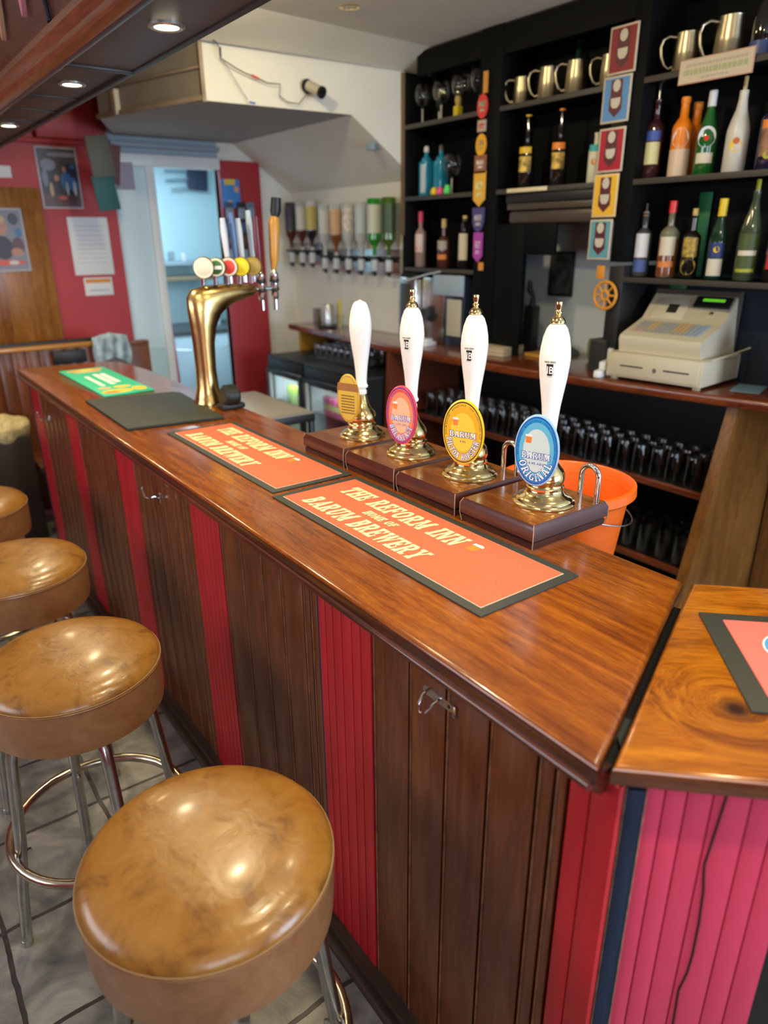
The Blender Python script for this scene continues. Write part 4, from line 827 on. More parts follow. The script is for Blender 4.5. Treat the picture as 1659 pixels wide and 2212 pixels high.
# picture and light wall seen through the open middle bay
m = MB(); m.box(3.395, 3.405, -0.03, 0.03, 0, 0.01, M['black']); 
pic = thing('framed_picture', 'small dark framed picture on the pale wall in the open middle bay', 'picture', (3.41, 2.86, 1.53))
m = MB(); m.box(-0.012, 0.008, -0.085, 0.085, -0.125, 0.125, M['black'], 0.003); m.build('frame', pic)
m = MB(); m.box(-0.0135, -0.012, -0.072, 0.072, -0.112, 0.112, P('dark_picture', (0.07, 0.08, 0.07), 0.4, noise=0.8, nscale=18)); m.build('print', pic)

# ---------------------------------------------------------------- bottles and glasses
def bottle(name_label, cat, x, y, z, prof, body, parts, group=None, name='bottle'):
    t = thing(name, name_label, cat, (x, y, z), 0, group)
    m = MB(); m.lathe(prof, body, 24); m.build('glass_body', t)
    for nm, kind, a, b_, mt, r in parts:
        m = MB()
        if kind == 'band': m.shell([(r, a), (r, b_)], mt, 24)
        elif kind == 'cap': m.lathe([(r, a), (r, b_ - 0.002), (r * 0.9, b_)], mt, 16)
        elif kind == 'patch':   # label facing the bar (towards -x, slightly -y)
            w = 0.85; vs = []; fs = []; n = 10
            for i in range(n + 1):
                an = PI + 0.45 - w + 2 * w * i / n; vs += [(r * math.cos(an), r * math.sin(an), a), (r * math.cos(an), r * math.sin(an), b_)]
            for i in range(n): fs.append([2 * i, 2 * i + 2, 2 * i + 3, 2 * i + 1])
            m.add(vs, fs, mt, True)
        elif kind == 'disc':
            vs = []; N = 20
            for i in range(N):
                th = 2 * PI * i / N; hh_ = (b_ - a) / 2; an = PI + 0.45 + hh_ * math.cos(th) / r * 1.0; vs.append((r * math.cos(an), r * math.sin(an), (a + b_) / 2 + hh_ * math.sin(th)))
            m.add(vs, [list(range(N))], mt, True)
        m.build(nm, t)
    return t
def prof_std(r, h, neck=0.014, sh=0.62, nk=0.74):
    return [(0, 0.002), (r * 0.9, 0), (r, 0.006), (r, h * sh), (r * 0.93, h * (sh + 0.04)), (r * 0.6, h * (nk - 0.03)), (neck, h * nk), (neck * 0.95, h * 0.93), (neck * 1.1, h * 0.94), (neck * 1.1, h * 0.97)]
def prof_slope(r, h, neck=0.014):
    return [(0, 0.002), (r * 0.9, 0), (r, 0.006), (r, h * 0.45), (r * 0.97, h * 0.52), (r * 0.8, h * 0.62), (r * 0.5, h * 0.75), (neck, h * 0.86), (neck, h * 0.97)]
def gl(name, c, rough=0.08): return P(name, c, rough, coat=0.5)
wht = M['paper']; crm = P('cream_label', (0.72, 0.64, 0.48), 0.6); BX = 3.09
dk = gl('dark_bottle_glass', (0.012, 0.010, 0.008)); grn = gl('green_bottle_glass', (0.012, 0.12, 0.02)); dgr = gl('dark_green_glass', (0.01, 0.04, 0.02)); amb = gl('whisky_glass', (0.22, 0.06, 0.012)); clr = gl('grey_clear_spirit', (0.07, 0.075, 0.07)); blu = gl('blue_gin_glass', (0.02, 0.26, 0.42))
low, mid, tps = 1.556, 1.976, 2.376
# low shelf
bottle('bottle with pink cap and white label at the left end of the lower shelf', 'bottle', BX, 3.78, low, prof_std(0.036, 0.32), gl('pale_rose_glass', (0.35, 0.25, 0.22)), [('cap', 'cap', 0.27, 0.335, P('pink_cap', (0.65, 0.06, 0.14), 0.4), 0.0165), ('label', 'patch', 0.09, 0.20, P('blush_label', (0.75, 0.62, 0.58), 0.6), 0.0368), ('motif', 'disc', 0.09, 0.13, P('rose_motif', (0.6, 0.12, 0.14), 0.6), 0.0374)])
bottle('whisky bottle with gold stopper beside the pink capped bottle', 'bottle', BX, 3.55, low, prof_std(0.040, 0.27, 0.014, 0.55, 0.7), gl('bourbon_glass', (0.10, 0.03, 0.02)), [('cap', 'cap', 0.235, 0.285, P('gold_cap', (0.60, 0.45, 0.20), 0.4), 0.016), ('label', 'patch', 0.11, 0.16, P('grey_label', (0.45, 0.42, 0.36), 0.6), 0.0408), ('lower_label', 'patch', 0.05, 0.08, P('orange_label', (0.75, 0.25, 0.05), 0.5), 0.0408)])
bottle('bottle with tall cream label half hidden by the left column of badges', 'bottle', BX, 3.36, low, prof_std(0.036, 0.29), dk, [('label', 'patch', 0.05, 0.20, crm, 0.0368), ('cap', 'cap', 0.27, 0.30, P('gold_cap', (0.6, 0.45, 0.2), 0.4), 0.015)])
bottle('dark gin bottle standing behind the whisky on the lower left shelf', 'bottle', 3.17, 3.46, low, prof_std(0.034, 0.26), clr, [('cap', 'cap', 0.24, 0.27, M['black'], 0.015)])
bottle('rum bottle with white and blue label at the left of the lower right shelf', 'bottle', BX, 2.12, low, prof_std(0.038, 0.29), clr, [('label', 'patch', 0.085, 0.19, wht, 0.0388), ('lower_label', 'patch', 0.02, 0.075, P('blue_label', (0.08, 0.13, 0.38), 0.6), 0.0388), ('cork', 'cap', 0.265, 0.285, P('cork', (0.40, 0.22, 0.08), 0.7), 0.0135), ('spout', 'cap', 0.285, 0.32, P('dark_spout', (0.05, 0.05, 0.05), 0.4), 0.005)])
bottle('whisky bottle with red cap and cream label on the lower right shelf', 'bottle', BX, 1.985, low, prof_std(0.042, 0.30), gl('pale_neck_glass', (0.20, 0.19, 0.12)), [('cap', 'cap', 0.275, 0.325, P('red_cap', (0.75, 0.03, 0.02), 0.3), 0.0165), ('contents', 'band', 0.005, 0.165, amb, 0.0424), ('label', 'patch', 0.095, 0.175, crm, 0.0430), ('lower_label', 'patch', 0.045, 0.07, P('orange_label', (0.75, 0.25, 0.05), 0.5), 0.043)])
bottle('dark bottle with ornate gold label between red capped and yellow capped bottles', 'bottle', BX, 1.872, low, prof_std(0.038, 0.27), dk, [('label', 'patch', 0.09, 0.17, P('gold_label', (0.42, 0.28, 0.03), 0.4, noise=0.7, nscale=60), 0.0388), ('lower_label', 'disc', 0.015, 0.085, P('gold_label', (0.42, 0.28, 0.03), 0.4), 0.0388), ('cork', 'cap', 0.245, 0.29, P('brass_stopper', (0.6, 0.42, 0.12), 0.3), 0.012)])
bottle('dark green bottle with yellow cap and navy label', 'bottle', BX, 1.748, low, prof_slope(0.038, 0.32), dgr, [('cap', 'cap', 0.255, 0.325, P('yellow_cap', (0.85, 0.60, 0.01), 0.35), 0.0175), ('label', 'patch', 0.015, 0.085, P('ivory_label', (0.72, 0.66, 0.52), 0.6), 0.0388), ('upper_label', 'patch', 0.09, 0.15, P('navy_label', (0.02, 0.04, 0.18), 0.5), 0.0388), ('crest', 'disc', 0.11, 0.135, P('yellow_cap', (0.85, 0.6, 0.01), 0.35), 0.0392)])
bottle('clear green whiskey bottle with dark green label and pourer', 'bottle', BX, 1.612, low, prof_slope(0.044, 0.36), gl('green_clear_glass', (0.06, 0.08, 0.04)), [('label', 'patch', 0.03, 0.185, P('olive_label', (0.07, 0.10, 0.02), 0.5), 0.0448), ('lettering_band', 'patch', 0.10, 0.12, P('ivory_label', (0.72, 0.66, 0.52), 0.6), 0.0454), ('border', 'patch', 0.035, 0.048, P('lime_border', (0.45, 0.45, 0.03), 0.5), 0.0454), ('spout', 'cap', 0.35, 0.39, P('lime_border', (0.45, 0.45, 0.03), 0.5), 0.009)])
bottle('bottle with red label at the right edge of the lower shelf', 'bottle', BX, 1.49, low, prof_std(0.042, 0.29), dk, [('label', 'patch', 0.05, 0.20, P('red_label', (0.70, 0.03, 0.03), 0.5), 0.0428)])
bottle('square shouldered amber bottle cut off by the right edge, lower shelf', 'bottle', BX, 1.36, low, prof_std(0.040, 0.28), amb, [('label', 'patch', 0.05, 0.15, crm, 0.0408)])
# middle shelf
for y, zz, mtc, lab in ((2.893, 0.31, P('yellow_band', (0.80, 0.50, 0.02), 0.4), 'black bottle with yellow banded label in the middle bay'), (2.669, 0.33, P('orange_band', (0.85, 0.25, 0.02), 0.4), 'black bottle with orange banded label in the middle bay')):
    bottle(lab, 'bottle', BX, y, mid, prof_std(0.042, 0.29), dk, [('band', 'patch', 0.17, 0.20, mtc, 0.0428), ('label', 'patch', 0.08, 0.155, P('yellow_graphic', (0.55, 0.35, 0.06), 0.5, noise=0.9, nscale=40), 0.0428), ('pourer', 'cap', 0.275, 0.345, M['chrome'], 0.0065), ('pourer_cap', 'cap', 0.345, 0.353, mtc, 0.016)])
bottle('small coconut liqueur style bottle with teal top beside the right badge column', 'bottle', BX, 2.44, mid, prof_std(0.036, 0.23), P('milk_glass', (0.72, 0.70, 0.52), 0.3), [('top_band', 'patch', 0.14, 0.17, P('teal_band', (0.05, 0.45, 0.48), 0.4), 0.0368), ('motif', 'disc', 0.08, 0.11, P('orange_label', (0.75, 0.25, 0.05), 0.5), 0.0368)])
bottle('dark aperitif bottle with yellow and blue label and steel pourer', 'bottle', BX, 2.125, mid, prof_std(0.039, 0.33), gl('plum_glass', (0.05, 0.015, 0.02)), [('label', 'patch', 0.06, 0.15, P('pale_yellow_label', (0.72, 0.70, 0.35), 0.5), 0.0398), ('upper_label', 'patch', 0.155, 0.195, P('royal_label', (0.05, 0.10, 0.40), 0.5), 0.0398), ('pourer', 'cap', 0.32, 0.39, M['steel'], 0.006)])
bottle('orange and white bottle with pale crest label', 'bottle', BX, 1.99, mid, prof_std(0.042, 0.31, 0.018, 0.62, 0.76), P('orange_bottle', (0.85, 0.22, 0.01), 0.3), [('fade', 'band', 0.002, 0.11, P('peach_base', (0.75, 0.55, 0.38), 0.35), 0.0424), ('label', 'disc', 0.115, 0.19, P('silver_crest', (0.62, 0.58, 0.52), 0.4), 0.0428), ('cap', 'cap', 0.29, 0.312, P('orange_cap', (0.9, 0.28, 0.01), 0.3), 0.0195)])
bottle('second orange bottle standing behind the orange and white one', 'bottle', 3.18, 1.985, mid, prof_std(0.040, 0.29, 0.018), P('orange_bottle', (0.85, 0.22, 0.01), 0.3), [('cap', 'cap', 0.27, 0.30, P('orange_cap', (0.9, 0.28, 0.01), 0.3), 0.0195)])
bottle('bright green bottle with round white label and white lower label', 'bottle', BX, 1.868, mid, prof_slope(0.042, 0.30, 0.015), grn, [('label', 'disc', 0.105, 0.185, wht, 0.0428), ('lower_label', 'patch', 0.045, 0.085, P('ivory_label', (0.72, 0.66, 0.52), 0.6), 0.0428), ('neck_label', 'cap', 0.26, 0.32, wht, 0.0168), ('emblem', 'disc', 0.13, 0.15, P('red_cap', (0.75, 0.03, 0.02), 0.3), 0.0432)])
bottle('white coated bottle with small orange and yellow motif and pourer', 'bottle', BX, 1.735, mid, prof_slope(0.044, 0.31, 0.017), P('white_coated_bottle', (0.66, 0.63, 0.54), 0.3), [('motif', 'disc', 0.075, 0.125, P('yellow_motif', (0.85, 0.55, 0.02), 0.4), 0.0448), ('motif_leaf', 'disc', 0.105, 0.130, P('leaf_motif', (0.55, 0.15, 0.03), 0.4), 0.0452), ('spout', 'cap', 0.30, 0.35, P('gold_cap', (0.6, 0.45, 0.2), 0.4), 0.008)])
bottle('dark liqueur bottle with orange banded label at the right edge, middle shelf', 'bottle', BX, 1.60, mid, prof_std(0.042, 0.29), gl('ink_glass', (0.02, 0.015, 0.04)), [('label', 'patch', 0.05, 0.15, P('brown_label', (0.28, 0.13, 0.06), 0.5, noise=0.5, nscale=40), 0.0428), ('band', 'patch', 0.15, 0.18, P('orange_band', (0.85, 0.25, 0.02), 0.4), 0.0428), ('spot', 'disc', 0.04, 0.07, P('lime_border', (0.45, 0.45, 0.03), 0.5), 0.0432)])
for y, x, lab, wl in ((3.73, BX, 'blue gin bottle with white side label at the left end of the middle shelf', True), (3.625, BX + 0.03, 'plain blue gin bottle right of the one with the white label', False)):
    t = thing('bottle', lab, 'bottle', (x, y, mid)); m = MB(); m.box(-0.035, 0.035, -0.037, 0.037, 0, 0.20, blu, 0.010, 3); m.lathe([(0.036, 0.19), (0.03, 0.215), (0.014, 0.228), (0.013, 0.255)], blu, 20); m.build('glass_body', t)
    m = MB(); m.lathe([(0.016, 0.25), (0.016, 0.27), (0.011, 0.283)], M['paper'] if wl else clr, 16); m.build('stopper', t)
    if wl: m = MB(); m.box(-0.0362, -0.0355, -0.034, 0.012, 0.02, 0.18, P('pale_blue_label', (0.55, 0.66, 0.72), 0.5)); m.build('label', t)
for y, c, nm, h in ((3.585, (0.85, 0.60, 0.02), 'yellow', 0.045), (3.53, (0.8, 0.10, 0.30), 'pink', 0.045), (3.465, (0.10, 0.75, 0.15), 'green', 0.055)):
    m = MB(); m.lathe([(0, 0), (0.02, 0.001), (0.025, 0.012), (0.023, 0.026), (0.014, h * 0.9), (0, h)], P(nm + '_egg', c, 0.4), 20); o = m.build('plastic_egg', None, (3.035, y, mid)); tag(o, nm + ' plastic egg on the middle shelf at the foot of the gin bottles', 'plastic egg', 'plastic eggs on the shelf')
# stemmed glasses
def gin_glass(x, y, z, s, label, stemc):
    t = thing('gin_glass', label, 'glass', (x, y, z), 0, 'stemmed glasses on the back shelves')
    m = MB(); m.shell([(0.004 * s, 0.085 * s), (0.030 * s, 0.095 * s), (0.050 * s, 0.125 * s), (0.056 * s, 0.16 * s), (0.050 * s, 0.195 * s), (0.042 * s, 0.215 * s)], M['glassware'], 28); m.build('bowl', t)
    m = MB(); m.lathe([(0.036 * s, 0.0), (0.036 * s, 0.002), (0.008 * s, 0.006), (0.0045 * s, 0.02), (0.0045 * s, 0.08 * s), (0.008 * s, 0.088 * s)], stemc, 20); m.build('stem', t)
tealg = P('teal_stem', (0.08, 0.26, 0.28), 0.1, coat=.5); whs = P('frosted_stem', (0.55, 0.56, 0.52), 0.2)
gin_glass(BX, 3.775, tps, 1.0, 'balloon gin glass at the left end of the top shelf', whs); gin_glass(BX, 3.60, tps, 1.0, 'balloon gin glass second from the left on the top shelf', whs)
gin_glass(BX, 3.43, tps, 1.05, 'balloon gin glass with teal stem, third on the top shelf', tealg); gin_glass(BX, 3.27, tps, 1.1, 'large balloon gin glass behind the orange strip on the top shelf', tealg)
gin_glass(BX, 3.49, mid, 1.0, 'gin glass with frosted stem on the middle shelf behind the plastic eggs', whs)
for y, lab in ((3.69, 'champagne flute left of the other on the top shelf, between balloon glasses'), (3.515, 'champagne flute on the top shelf behind the third balloon glass')):
    t = thing('flute_glass', lab, 'glass', (3.15, y, tps), 0, 'stemmed glasses on the back shelves'); m = MB(); m.shell([(0.005, 0.07), (0.02, 0.10), (0.024, 0.14), (0.022, 0.19)], M['glassware'], 20); m.build('bowl', t); m = MB(); m.lathe([(0.03, 0), (0.03, 0.002), (0.004, 0.006), (0.004, 0.07)], whs, 16); m.build('stem', t)
m = MB(); m.box(-0.02, 0.02, -0.018, 0.018, 0, 0.05, P('yellow_tin', (0.65, 0.50, 0.02), 0.4), 0.003); m.lathe([(0.012, 0.05), (0.02, 0.08), (0.014, 0.10)], P('ochre_figure', (0.45, 0.32, 0.08), 0.5), 12); o = m.build('yellow_tin', None, (3.03, 3.385, tps)); tag(o, 'little yellow tin on the top shelf between the gin glasses', 'tin')
# tankards
def tankard(y, label, s=1.0, x=BX, first=[None]):
    if first[0] is None:
        t = thing('tankard', label, 'tankard', (x, y, tps), 0, 'pewter tankards on the top shelf'); m = MB()
        m.lathe([(0, 0.001), (0.050, 0), (0.051, 0.006), (0.047, 0.012), (0.045, 0.06), (0.044, 0.065), (0.0445, 0.07), (0.040, 0.125), (0.041, 0.13), (0.038, 0.13), (0.037, 0.10), (0, 0.03)], M['pewter'], 32); m.build('body', t)
        m = MB(); m.tube([(-0.01, 0.040, 0.118), (-0.016, 0.062, 0.122), (-0.02, 0.082, 0.112), (-0.022, 0.088, 0.09), (-0.021, 0.084, 0.06), (-0.018, 0.072, 0.032), (-0.012, 0.058, 0.020), (-0.008, 0.046, 0.026)], 0.0052, M['pewter'], 10); m.build('handle', t); first[0] = t
        t.rotation_euler = (0, 0, 0.5)
        return t
    r = dup(first[0], (x, y, tps), 0.5, label, 'pewter tankards on the top shelf'); r.scale = (s, s, s); return r
tankard(2.955, 'pewter tankard at the left of the middle bay, handle to the left')
tankard(2.775, 'taller shiny pewter tankard, second in the middle bay', 1.12); tankard(2.60, 'pewter tankard third in the middle bay, in front of a dark bottle', 1.12); tankard(2.40, 'pewter tankard half hidden behind the top badge of the right column', 1.05)
tankard(2.02, 'pewter tankard at the left of the right bay', 1.15); tankard(1.83, 'large pewter tankard above the cream sign', 1.3)
bottle('dark bottle on the top shelf behind the third tankard', 'bottle', 3.2, 2.69, tps, prof_std(0.035, 0.25), dgr, [('cap', 'cap', 0.235, 0.26, dgr, 0.015)])
bottle('blue and black bottle on the top shelf right of the tankards', 'bottle', BX, 1.70, tps, prof_slope(0.040, 0.26), dk, [('label', 'band', 0.01, 0.06, P('indigo_label', (0.05, 0.08, 0.25), 0.4), 0.0408)])

# ---------------------------------------------------------------- badges on the uprights
def card(y0, y1, z0, z1, rim, fill, label, dark='oxblood_print', n=None):
    t = thing('pump_badge', label, 'badge', (2.985, (y0 + y1) / 2, (z0 + z1) / 2), 0, 'framed pump badges on the right upright'); w = (y1 - y0) / 2; h = (z1 - z0) / 2
    m = MB(); m.box(-0.003, 0.003, -w, w, -h, h, rim, 0.001); m.build('card', t)
    m = MB(); m.box(-0.0036, -0.003, -w + 0.008, w - 0.008, -h + 0.008, h - 0.008, fill)
    dkc = P(dark, (0.10, 0.015, 0.02), 0.5); x = -0.0042
    m.poly([(x, -0.03, h * 0.84), (x, -0.03, h * 0.1), (x, -0.034, 0), (x, -0.034, -h * 0.45), (x, 0, -h * 0.78), (x, 0.034, -h * 0.45), (x, 0.034, 0), (x, 0.03, h * 0.1), (x, 0.03, h * 0.84)], dkc)
    x = -0.0046; m.poly([(x, 0.020 * math.cos(k * PI / 10), h * 0.58 + 0.024 * math.sin(k * PI / 10)) for k in range(20)], P('bone_print', (0.62, 0.58, 0.48), 0.5))
    m.poly([(x, -0.026, h * 0.06), (x, 0.026, h * 0.06), (x, 0.024, -h * 0.22), (x, 0.012, -h * 0.38), (x, -0.012, -h * 0.38), (x, -0.024, -h * 0.22)], P('bone_print', (0.62, 0.58, 0.48), 0.5)); m.build('print', t)
rimc = P('card_rim', (0.62, 0.55, 0.42), 0.5)
card(2.19, 2.335, 2.405, 2.59, rimc, P('dark_red_card', (0.25, 0.01, 0.02), 0.5), 'dark red badge at the top of the right column')
card(2.20, 2.348, 2.215, 2.40, rimc, P('blue_card', (0.10, 0.28, 0.58), 0.5), 'blue badge second from the top of the right column')
card(2.205, 2.345, 2.012, 2.195, rimc, P('bright_red_card', (0.42, 0.008, 0.03), 0.5), 'bright red badge in the middle of the right column')
card(2.215, 2.35, 1.82, 2.005, P('yellow_rim', (0.8, 0.6, 0.3), 0.5), P('yellow_card', (0.88, 0.50, 0.03), 0.5), 'yellow badge fourth in the right column')
card(2.225, 2.352, 1.63, 1.81, rimc, P('teal_card', (0.12, 0.36, 0.42), 0.5), 'teal badge at the bottom of the right column')
m = MB(); m.box(-0.003, 0.003, -0.022, 0.022, -0.03, 0.03, P('orange_plaque', (0.75, 0.30, 0.03), 0.4), 0.001); o = m.build('orange_tag', None, (2.985, 2.265, 1.572)); tag(o, 'small orange tag hanging below the teal badge', 'tag')
wh = thing('wheel_ornament', 'orange spoked wheel ornament hanging below the right badges', 'ornament', (2.98, 2.222, 1.467))
m = MB(); Tm = RY(PI / 2); m.tube([(0, 0.063 * math.cos(a), 0.063 * math.sin(a)) for a in [2 * PI * k / 40 for k in range(40)]], 0.0075, P('orange_wheel', (0.72, 0.30, 0.03), 0.4), 10, closed=True); m.build('rim', wh)
m = MB(); m.tube([(0, 0.020 * math.cos(a), 0.020 * math.sin(a)) for a in [2 * PI * k / 24 for k in range(24)]], 0.007, P('orange_wheel', (0.72, 0.3, 0.03), 0.4), 8, closed=True); m.build('hub', wh)
m = MB()
for k in range(8): a = k * PI / 4; m.tube([(0, 0.022 * math.cos(a), 0.022 * math.sin(a)), (0, 0.058 * math.cos(a), 0.058 * math.sin(a))], 0.0055, P('orange_wheel', (0.72, 0.3, 0.03), 0.4), 8)
m.build('spokes', wh)
G2 = 'badges on the left upright'
def lb(shape, yc, zc, w, h, c, label, c2=None):
    t = thing('pump_badge', label, 'badge', (2.983, yc, zc), 0, G2); m = MB(); mt = P('lb_%d' % int(zc * 1000), c, 0.45)
    if shape == 'round': pts = [(w * math.cos(k * PI / 14), h * math.sin(k * PI / 14)) for k in range(28)]
    elif shape == 'shield': pts = [(-w, h), (w, h), (w * 0.95, -h * 0.2), (w * 0.6, -h * 0.75), (0, -h), (-w * 0.6, -h * 0.75), (-w * 0.95, -h * 0.2)]
    elif shape == 'tag': pts = [(-w, h), (w, h), (w, -h * 0.6), (0, -h), (-w, -h * 0.6)]
    else: pts = [(-w, -h), (w, -h), (w, h), (-w, h)]
    m.prism(pts, -0.003, 0.003, mt, frame((0, 0, 0), (0, -1, 0), (0, 0, 1))); m.build('plate', t)
    if c2:
        m = MB(); q = P('lbp_%d' % int(zc * 1000), c2, 0.5, noise=0.5, nscale=70); m.box(-0.0042, -0.0034, -w * 0.6, w * 0.6, -h * 0.05, h * 0.42, q); m.box(-0.0042, -0.0034, -w * 0.45, w * 0.45, -h * 0.45, -h * 0.2, q); m.build('print', t)
lb('rect', 3.118, 2.50, 0.016, 0.05, (0.65, 0.30, 0.05), 'plain orange strip at the top of the left column')
lb('round', 3.135, 2.39, 0.040, 0.058, (0.70, 0.05, 0.04), 'round red badge high in the left column', (0.35, 0.30, 0.22))
lb('rect', 3.135, 2.297, 0.032, 0.028, (0.50, 0.38, 0.32), 'small pale and red badge under the round red one', (0.55, 0.10, 0.08))
lb('round', 3.135, 2.205, 0.040, 0.055, (0.82, 0.42, 0.02), 'round amber badge in the left column', (0.50, 0.30, 0.10))
lb('rect', 3.135, 2.11, 0.045, 0.045, (0.30, 0.12, 0.07), 'brown badge with pale lettering in the left column', (0.62, 0.55, 0.48))
lb('tag', 3.135, 1.985, 0.046, 0.09, (0.82, 0.45, 0.06), 'large amber pointed badge in the middle of the left column', (0.85, 0.62, 0.25))
lb('shield', 3.135, 1.825, 0.048, 0.065, (0.08, 0.07, 0.22), 'dark purple shield badge in the left column', (0.42, 0.38, 0.45))
lb('tag', 3.130, 1.68, 0.036, 0.08, (0.45, 0.07, 0.42), 'magenta badge near the bottom of the left column', (0.62, 0.35, 0.60))
lb('rect', 3.10, 1.578, 0.018, 0.022, (0.75, 0.32, 0.06), 'small orange square at the foot of the left column')
# cream sign on the shelf edge (writing too blurred to read in the photograph)
sg = thing('shelf_sign', 'cream sign with faint green writing on the top shelf edge', 'sign', (2.986, 1.815, 2.36))
m = MB(); m.box(-0.003, 0.003, -0.157, 0.157, -0.045, 0.045, P('sign_border', (0.55, 0.30, 0.20), 0.6), 0.001); m.box(-0.0036, -0.0028, -0.153, 0.153, -0.041, 0.041, P('sign_cream', (0.66, 0.56, 0.42), 0.6)); m.build('board', sg)
m = MB()
for zz, w, h, c in ((0.020, 0.13, 0.005, (0.50, 0.44, 0.33)), (-0.004, 0.135, 0.010, (0.42, 0.46, 0.24)), (-0.028, 0.06, 0.004, (0.50, 0.44, 0.33))):
    y = -w; 
    while y < w:
        l = random.uniform(0.008, 0.022); m.box(-0.0042, -0.0036, y, min(w, y + l), zz - h, zz + h, P('faint_%d' % int(c[0] * 100), c, 0.6)); y += l + 0.004
m.build('writing', sg)

# ================================================================ BACK COUNTER
bc = thing('back_counter', 'reddish varnished back counter under the black shelves', 'counter', (3.0, 3.3, 0))
def kmb():
    m = MB(); m.T = TR(-3.0, -3.3, 0); return m
M['redtop'] = wood('red_counter_wood', (0.10, 0.018, 0.006), (0.20, 0.04, 0.01), (0.30, 0.075, 0.016), (6, 0.6, 6), rough=0.2, coat=0.6, scale=4)
m = kmb(); slabtop(m, [(2.96, 0.3), (2.93, 1.33), (2.885, 1.56), (2.80, 2.07), (2.73, 2.60), (2.70, 3.30), (2.70, 3.70), (2.76, 4.5), (2.81, 5.10), (3.115, 5.10), (3.115, 3.88), (3.40, 3.80), (3.40, 0.3)], 1.055, 1.1, M['redtop'], 0.012, 3); m.build('countertop', bc)
m = kmb(); m.prism([(2.985, 1.055), (2.735, 0.0), (3.4, 0.0), (3.4, 1.055)], 0, 0.03, M['panelwood'], Matrix(((1, 0, 0, 0), (0, 0, 1, 1.47), (0, 1, 0, 0), (0, 0, 0, 1))))
m.prism([(2.95, 1.055), (2.69, 0.0), (2.735, 0), (2.985, 1.055)], 0, 0.05, M['panelwood'], Matrix(((1, 0, 0, 0), (0, 0, 1, 1.46), (0, 1, 0, 0), (0, 0, 0, 1)))); m.build('end_panel', bc)
m = kmb(); m.prism([(2.70, 1.055), (2.64, 0.0), (3.3, 0.0), (3.3, 1.055)], 0, 0.03, P('red_brown_panel', (0.14, 0.035, 0.015), 0.3, coat=0.4), Matrix(((1, 0, 0, 0), (0, 0, 1, 3.60), (0, 1, 0, 0), (0, 0, 0, 1)))); m.build('divider_panel', bc)
m = kmb(); m.box(3.36, 3.40, 1.5, 3.8, 0, 1.055, M['black']); m.box(3.08, 3.115, 3.88, 5.10, 0, 1.055, M['black']); m.build('back_board', bc)
for z in (0.655, 0.26):
    m = kmb(); m.box(2.90, 3.36, 1.50, 3.60, z - 0.02, z, M['dark']); m.box(2.88, 2.905, 1.50, 3.60, z - 0.028, z + 0.002, M['redtop'], 0.004); m.build('shelf', bc)
m = kmb(); m.box(2.84, 3.1, 4.97, 5.0, 0.86, 1.055, P('yellow_wood', (0.45, 0.24, 0.03), 0.4), 0.002); m.build('left_bracket', bc)['label'] = 'yellowish wooden end bracket'
m = kmb(); m.box(3.38, 3.4, 0.3, 1.46, 0, 1.05, M['panelwood']); m.build('side_board', bc)
# glasses upside down on the shelves under the counter
def pint(first=[None]):
    if first[0] is None:
        m = MB(); m.shell([(0.0, 0.140), (0.030, 0.140), (0.032, 0.136), (0.038, 0.06), (0.042, 0.0), (0.0405, 0.0), (0.0365, 0.06), (0.030, 0.125), (0.0, 0.128)], M['glassware'], 16); first[0] = m.build('pint_glass'); return first[0]
    o = first[0].copy(); C.objects.link(o); return o
for z, lab, g, xs in ((0.658, 'upturned pint glass in the rows on the upper shelf under the back counter', 'glasses on the upper shelf under the back counter', (2.95, 3.045, 3.14)), (0.263, 'upturned pint glass in the rows on the lower shelf under the back counter', 'glasses on the lower shelf under the back counter', (2.95, 3.045, 3.14))):
    for xi in xs:
        y = 1.62
        while y < 3.5:
            if z < 0.5 and y > 2.6: break
            o = pint(); o.location = (xi + random.uniform(-.006, .006), y + random.uniform(-.006, .006), z); tag(o, lab, 'glass', g); y += 0.093
# tumblers in a tray above the fridges
tr = MB(); tr.box(2.70, 3.02, 3.95, 4.62, 0.9005, 0.915, M['black'], 0.004); tr = tr.build('glass_tray'); tag(tr, 'black tray of upturned tumblers on the fridge tops', 'tray')
tb = MB(); tb.shell([(0.0, 0.09), (0.032, 0.09), (0.034, 0.085), (0.030, 0.0), (0.0285, 0.0), (0.031, 0.083), (0, 0.086)], M['clear'], 16); tb0 = tb.build('tumbler'); k = 0
for i in range(3):
    for j in range(8):
        o = tb0 if k == 0 else tb0.copy()
        if k: C.objects.link(o)
        o.location = (2.76 + 0.09 * i, 4.0 + 0.08 * j, 0.916); tag(o, 'upturned tumbler in the tray under the back counter', 'glass', 'tumblers in the tray'); k += 1

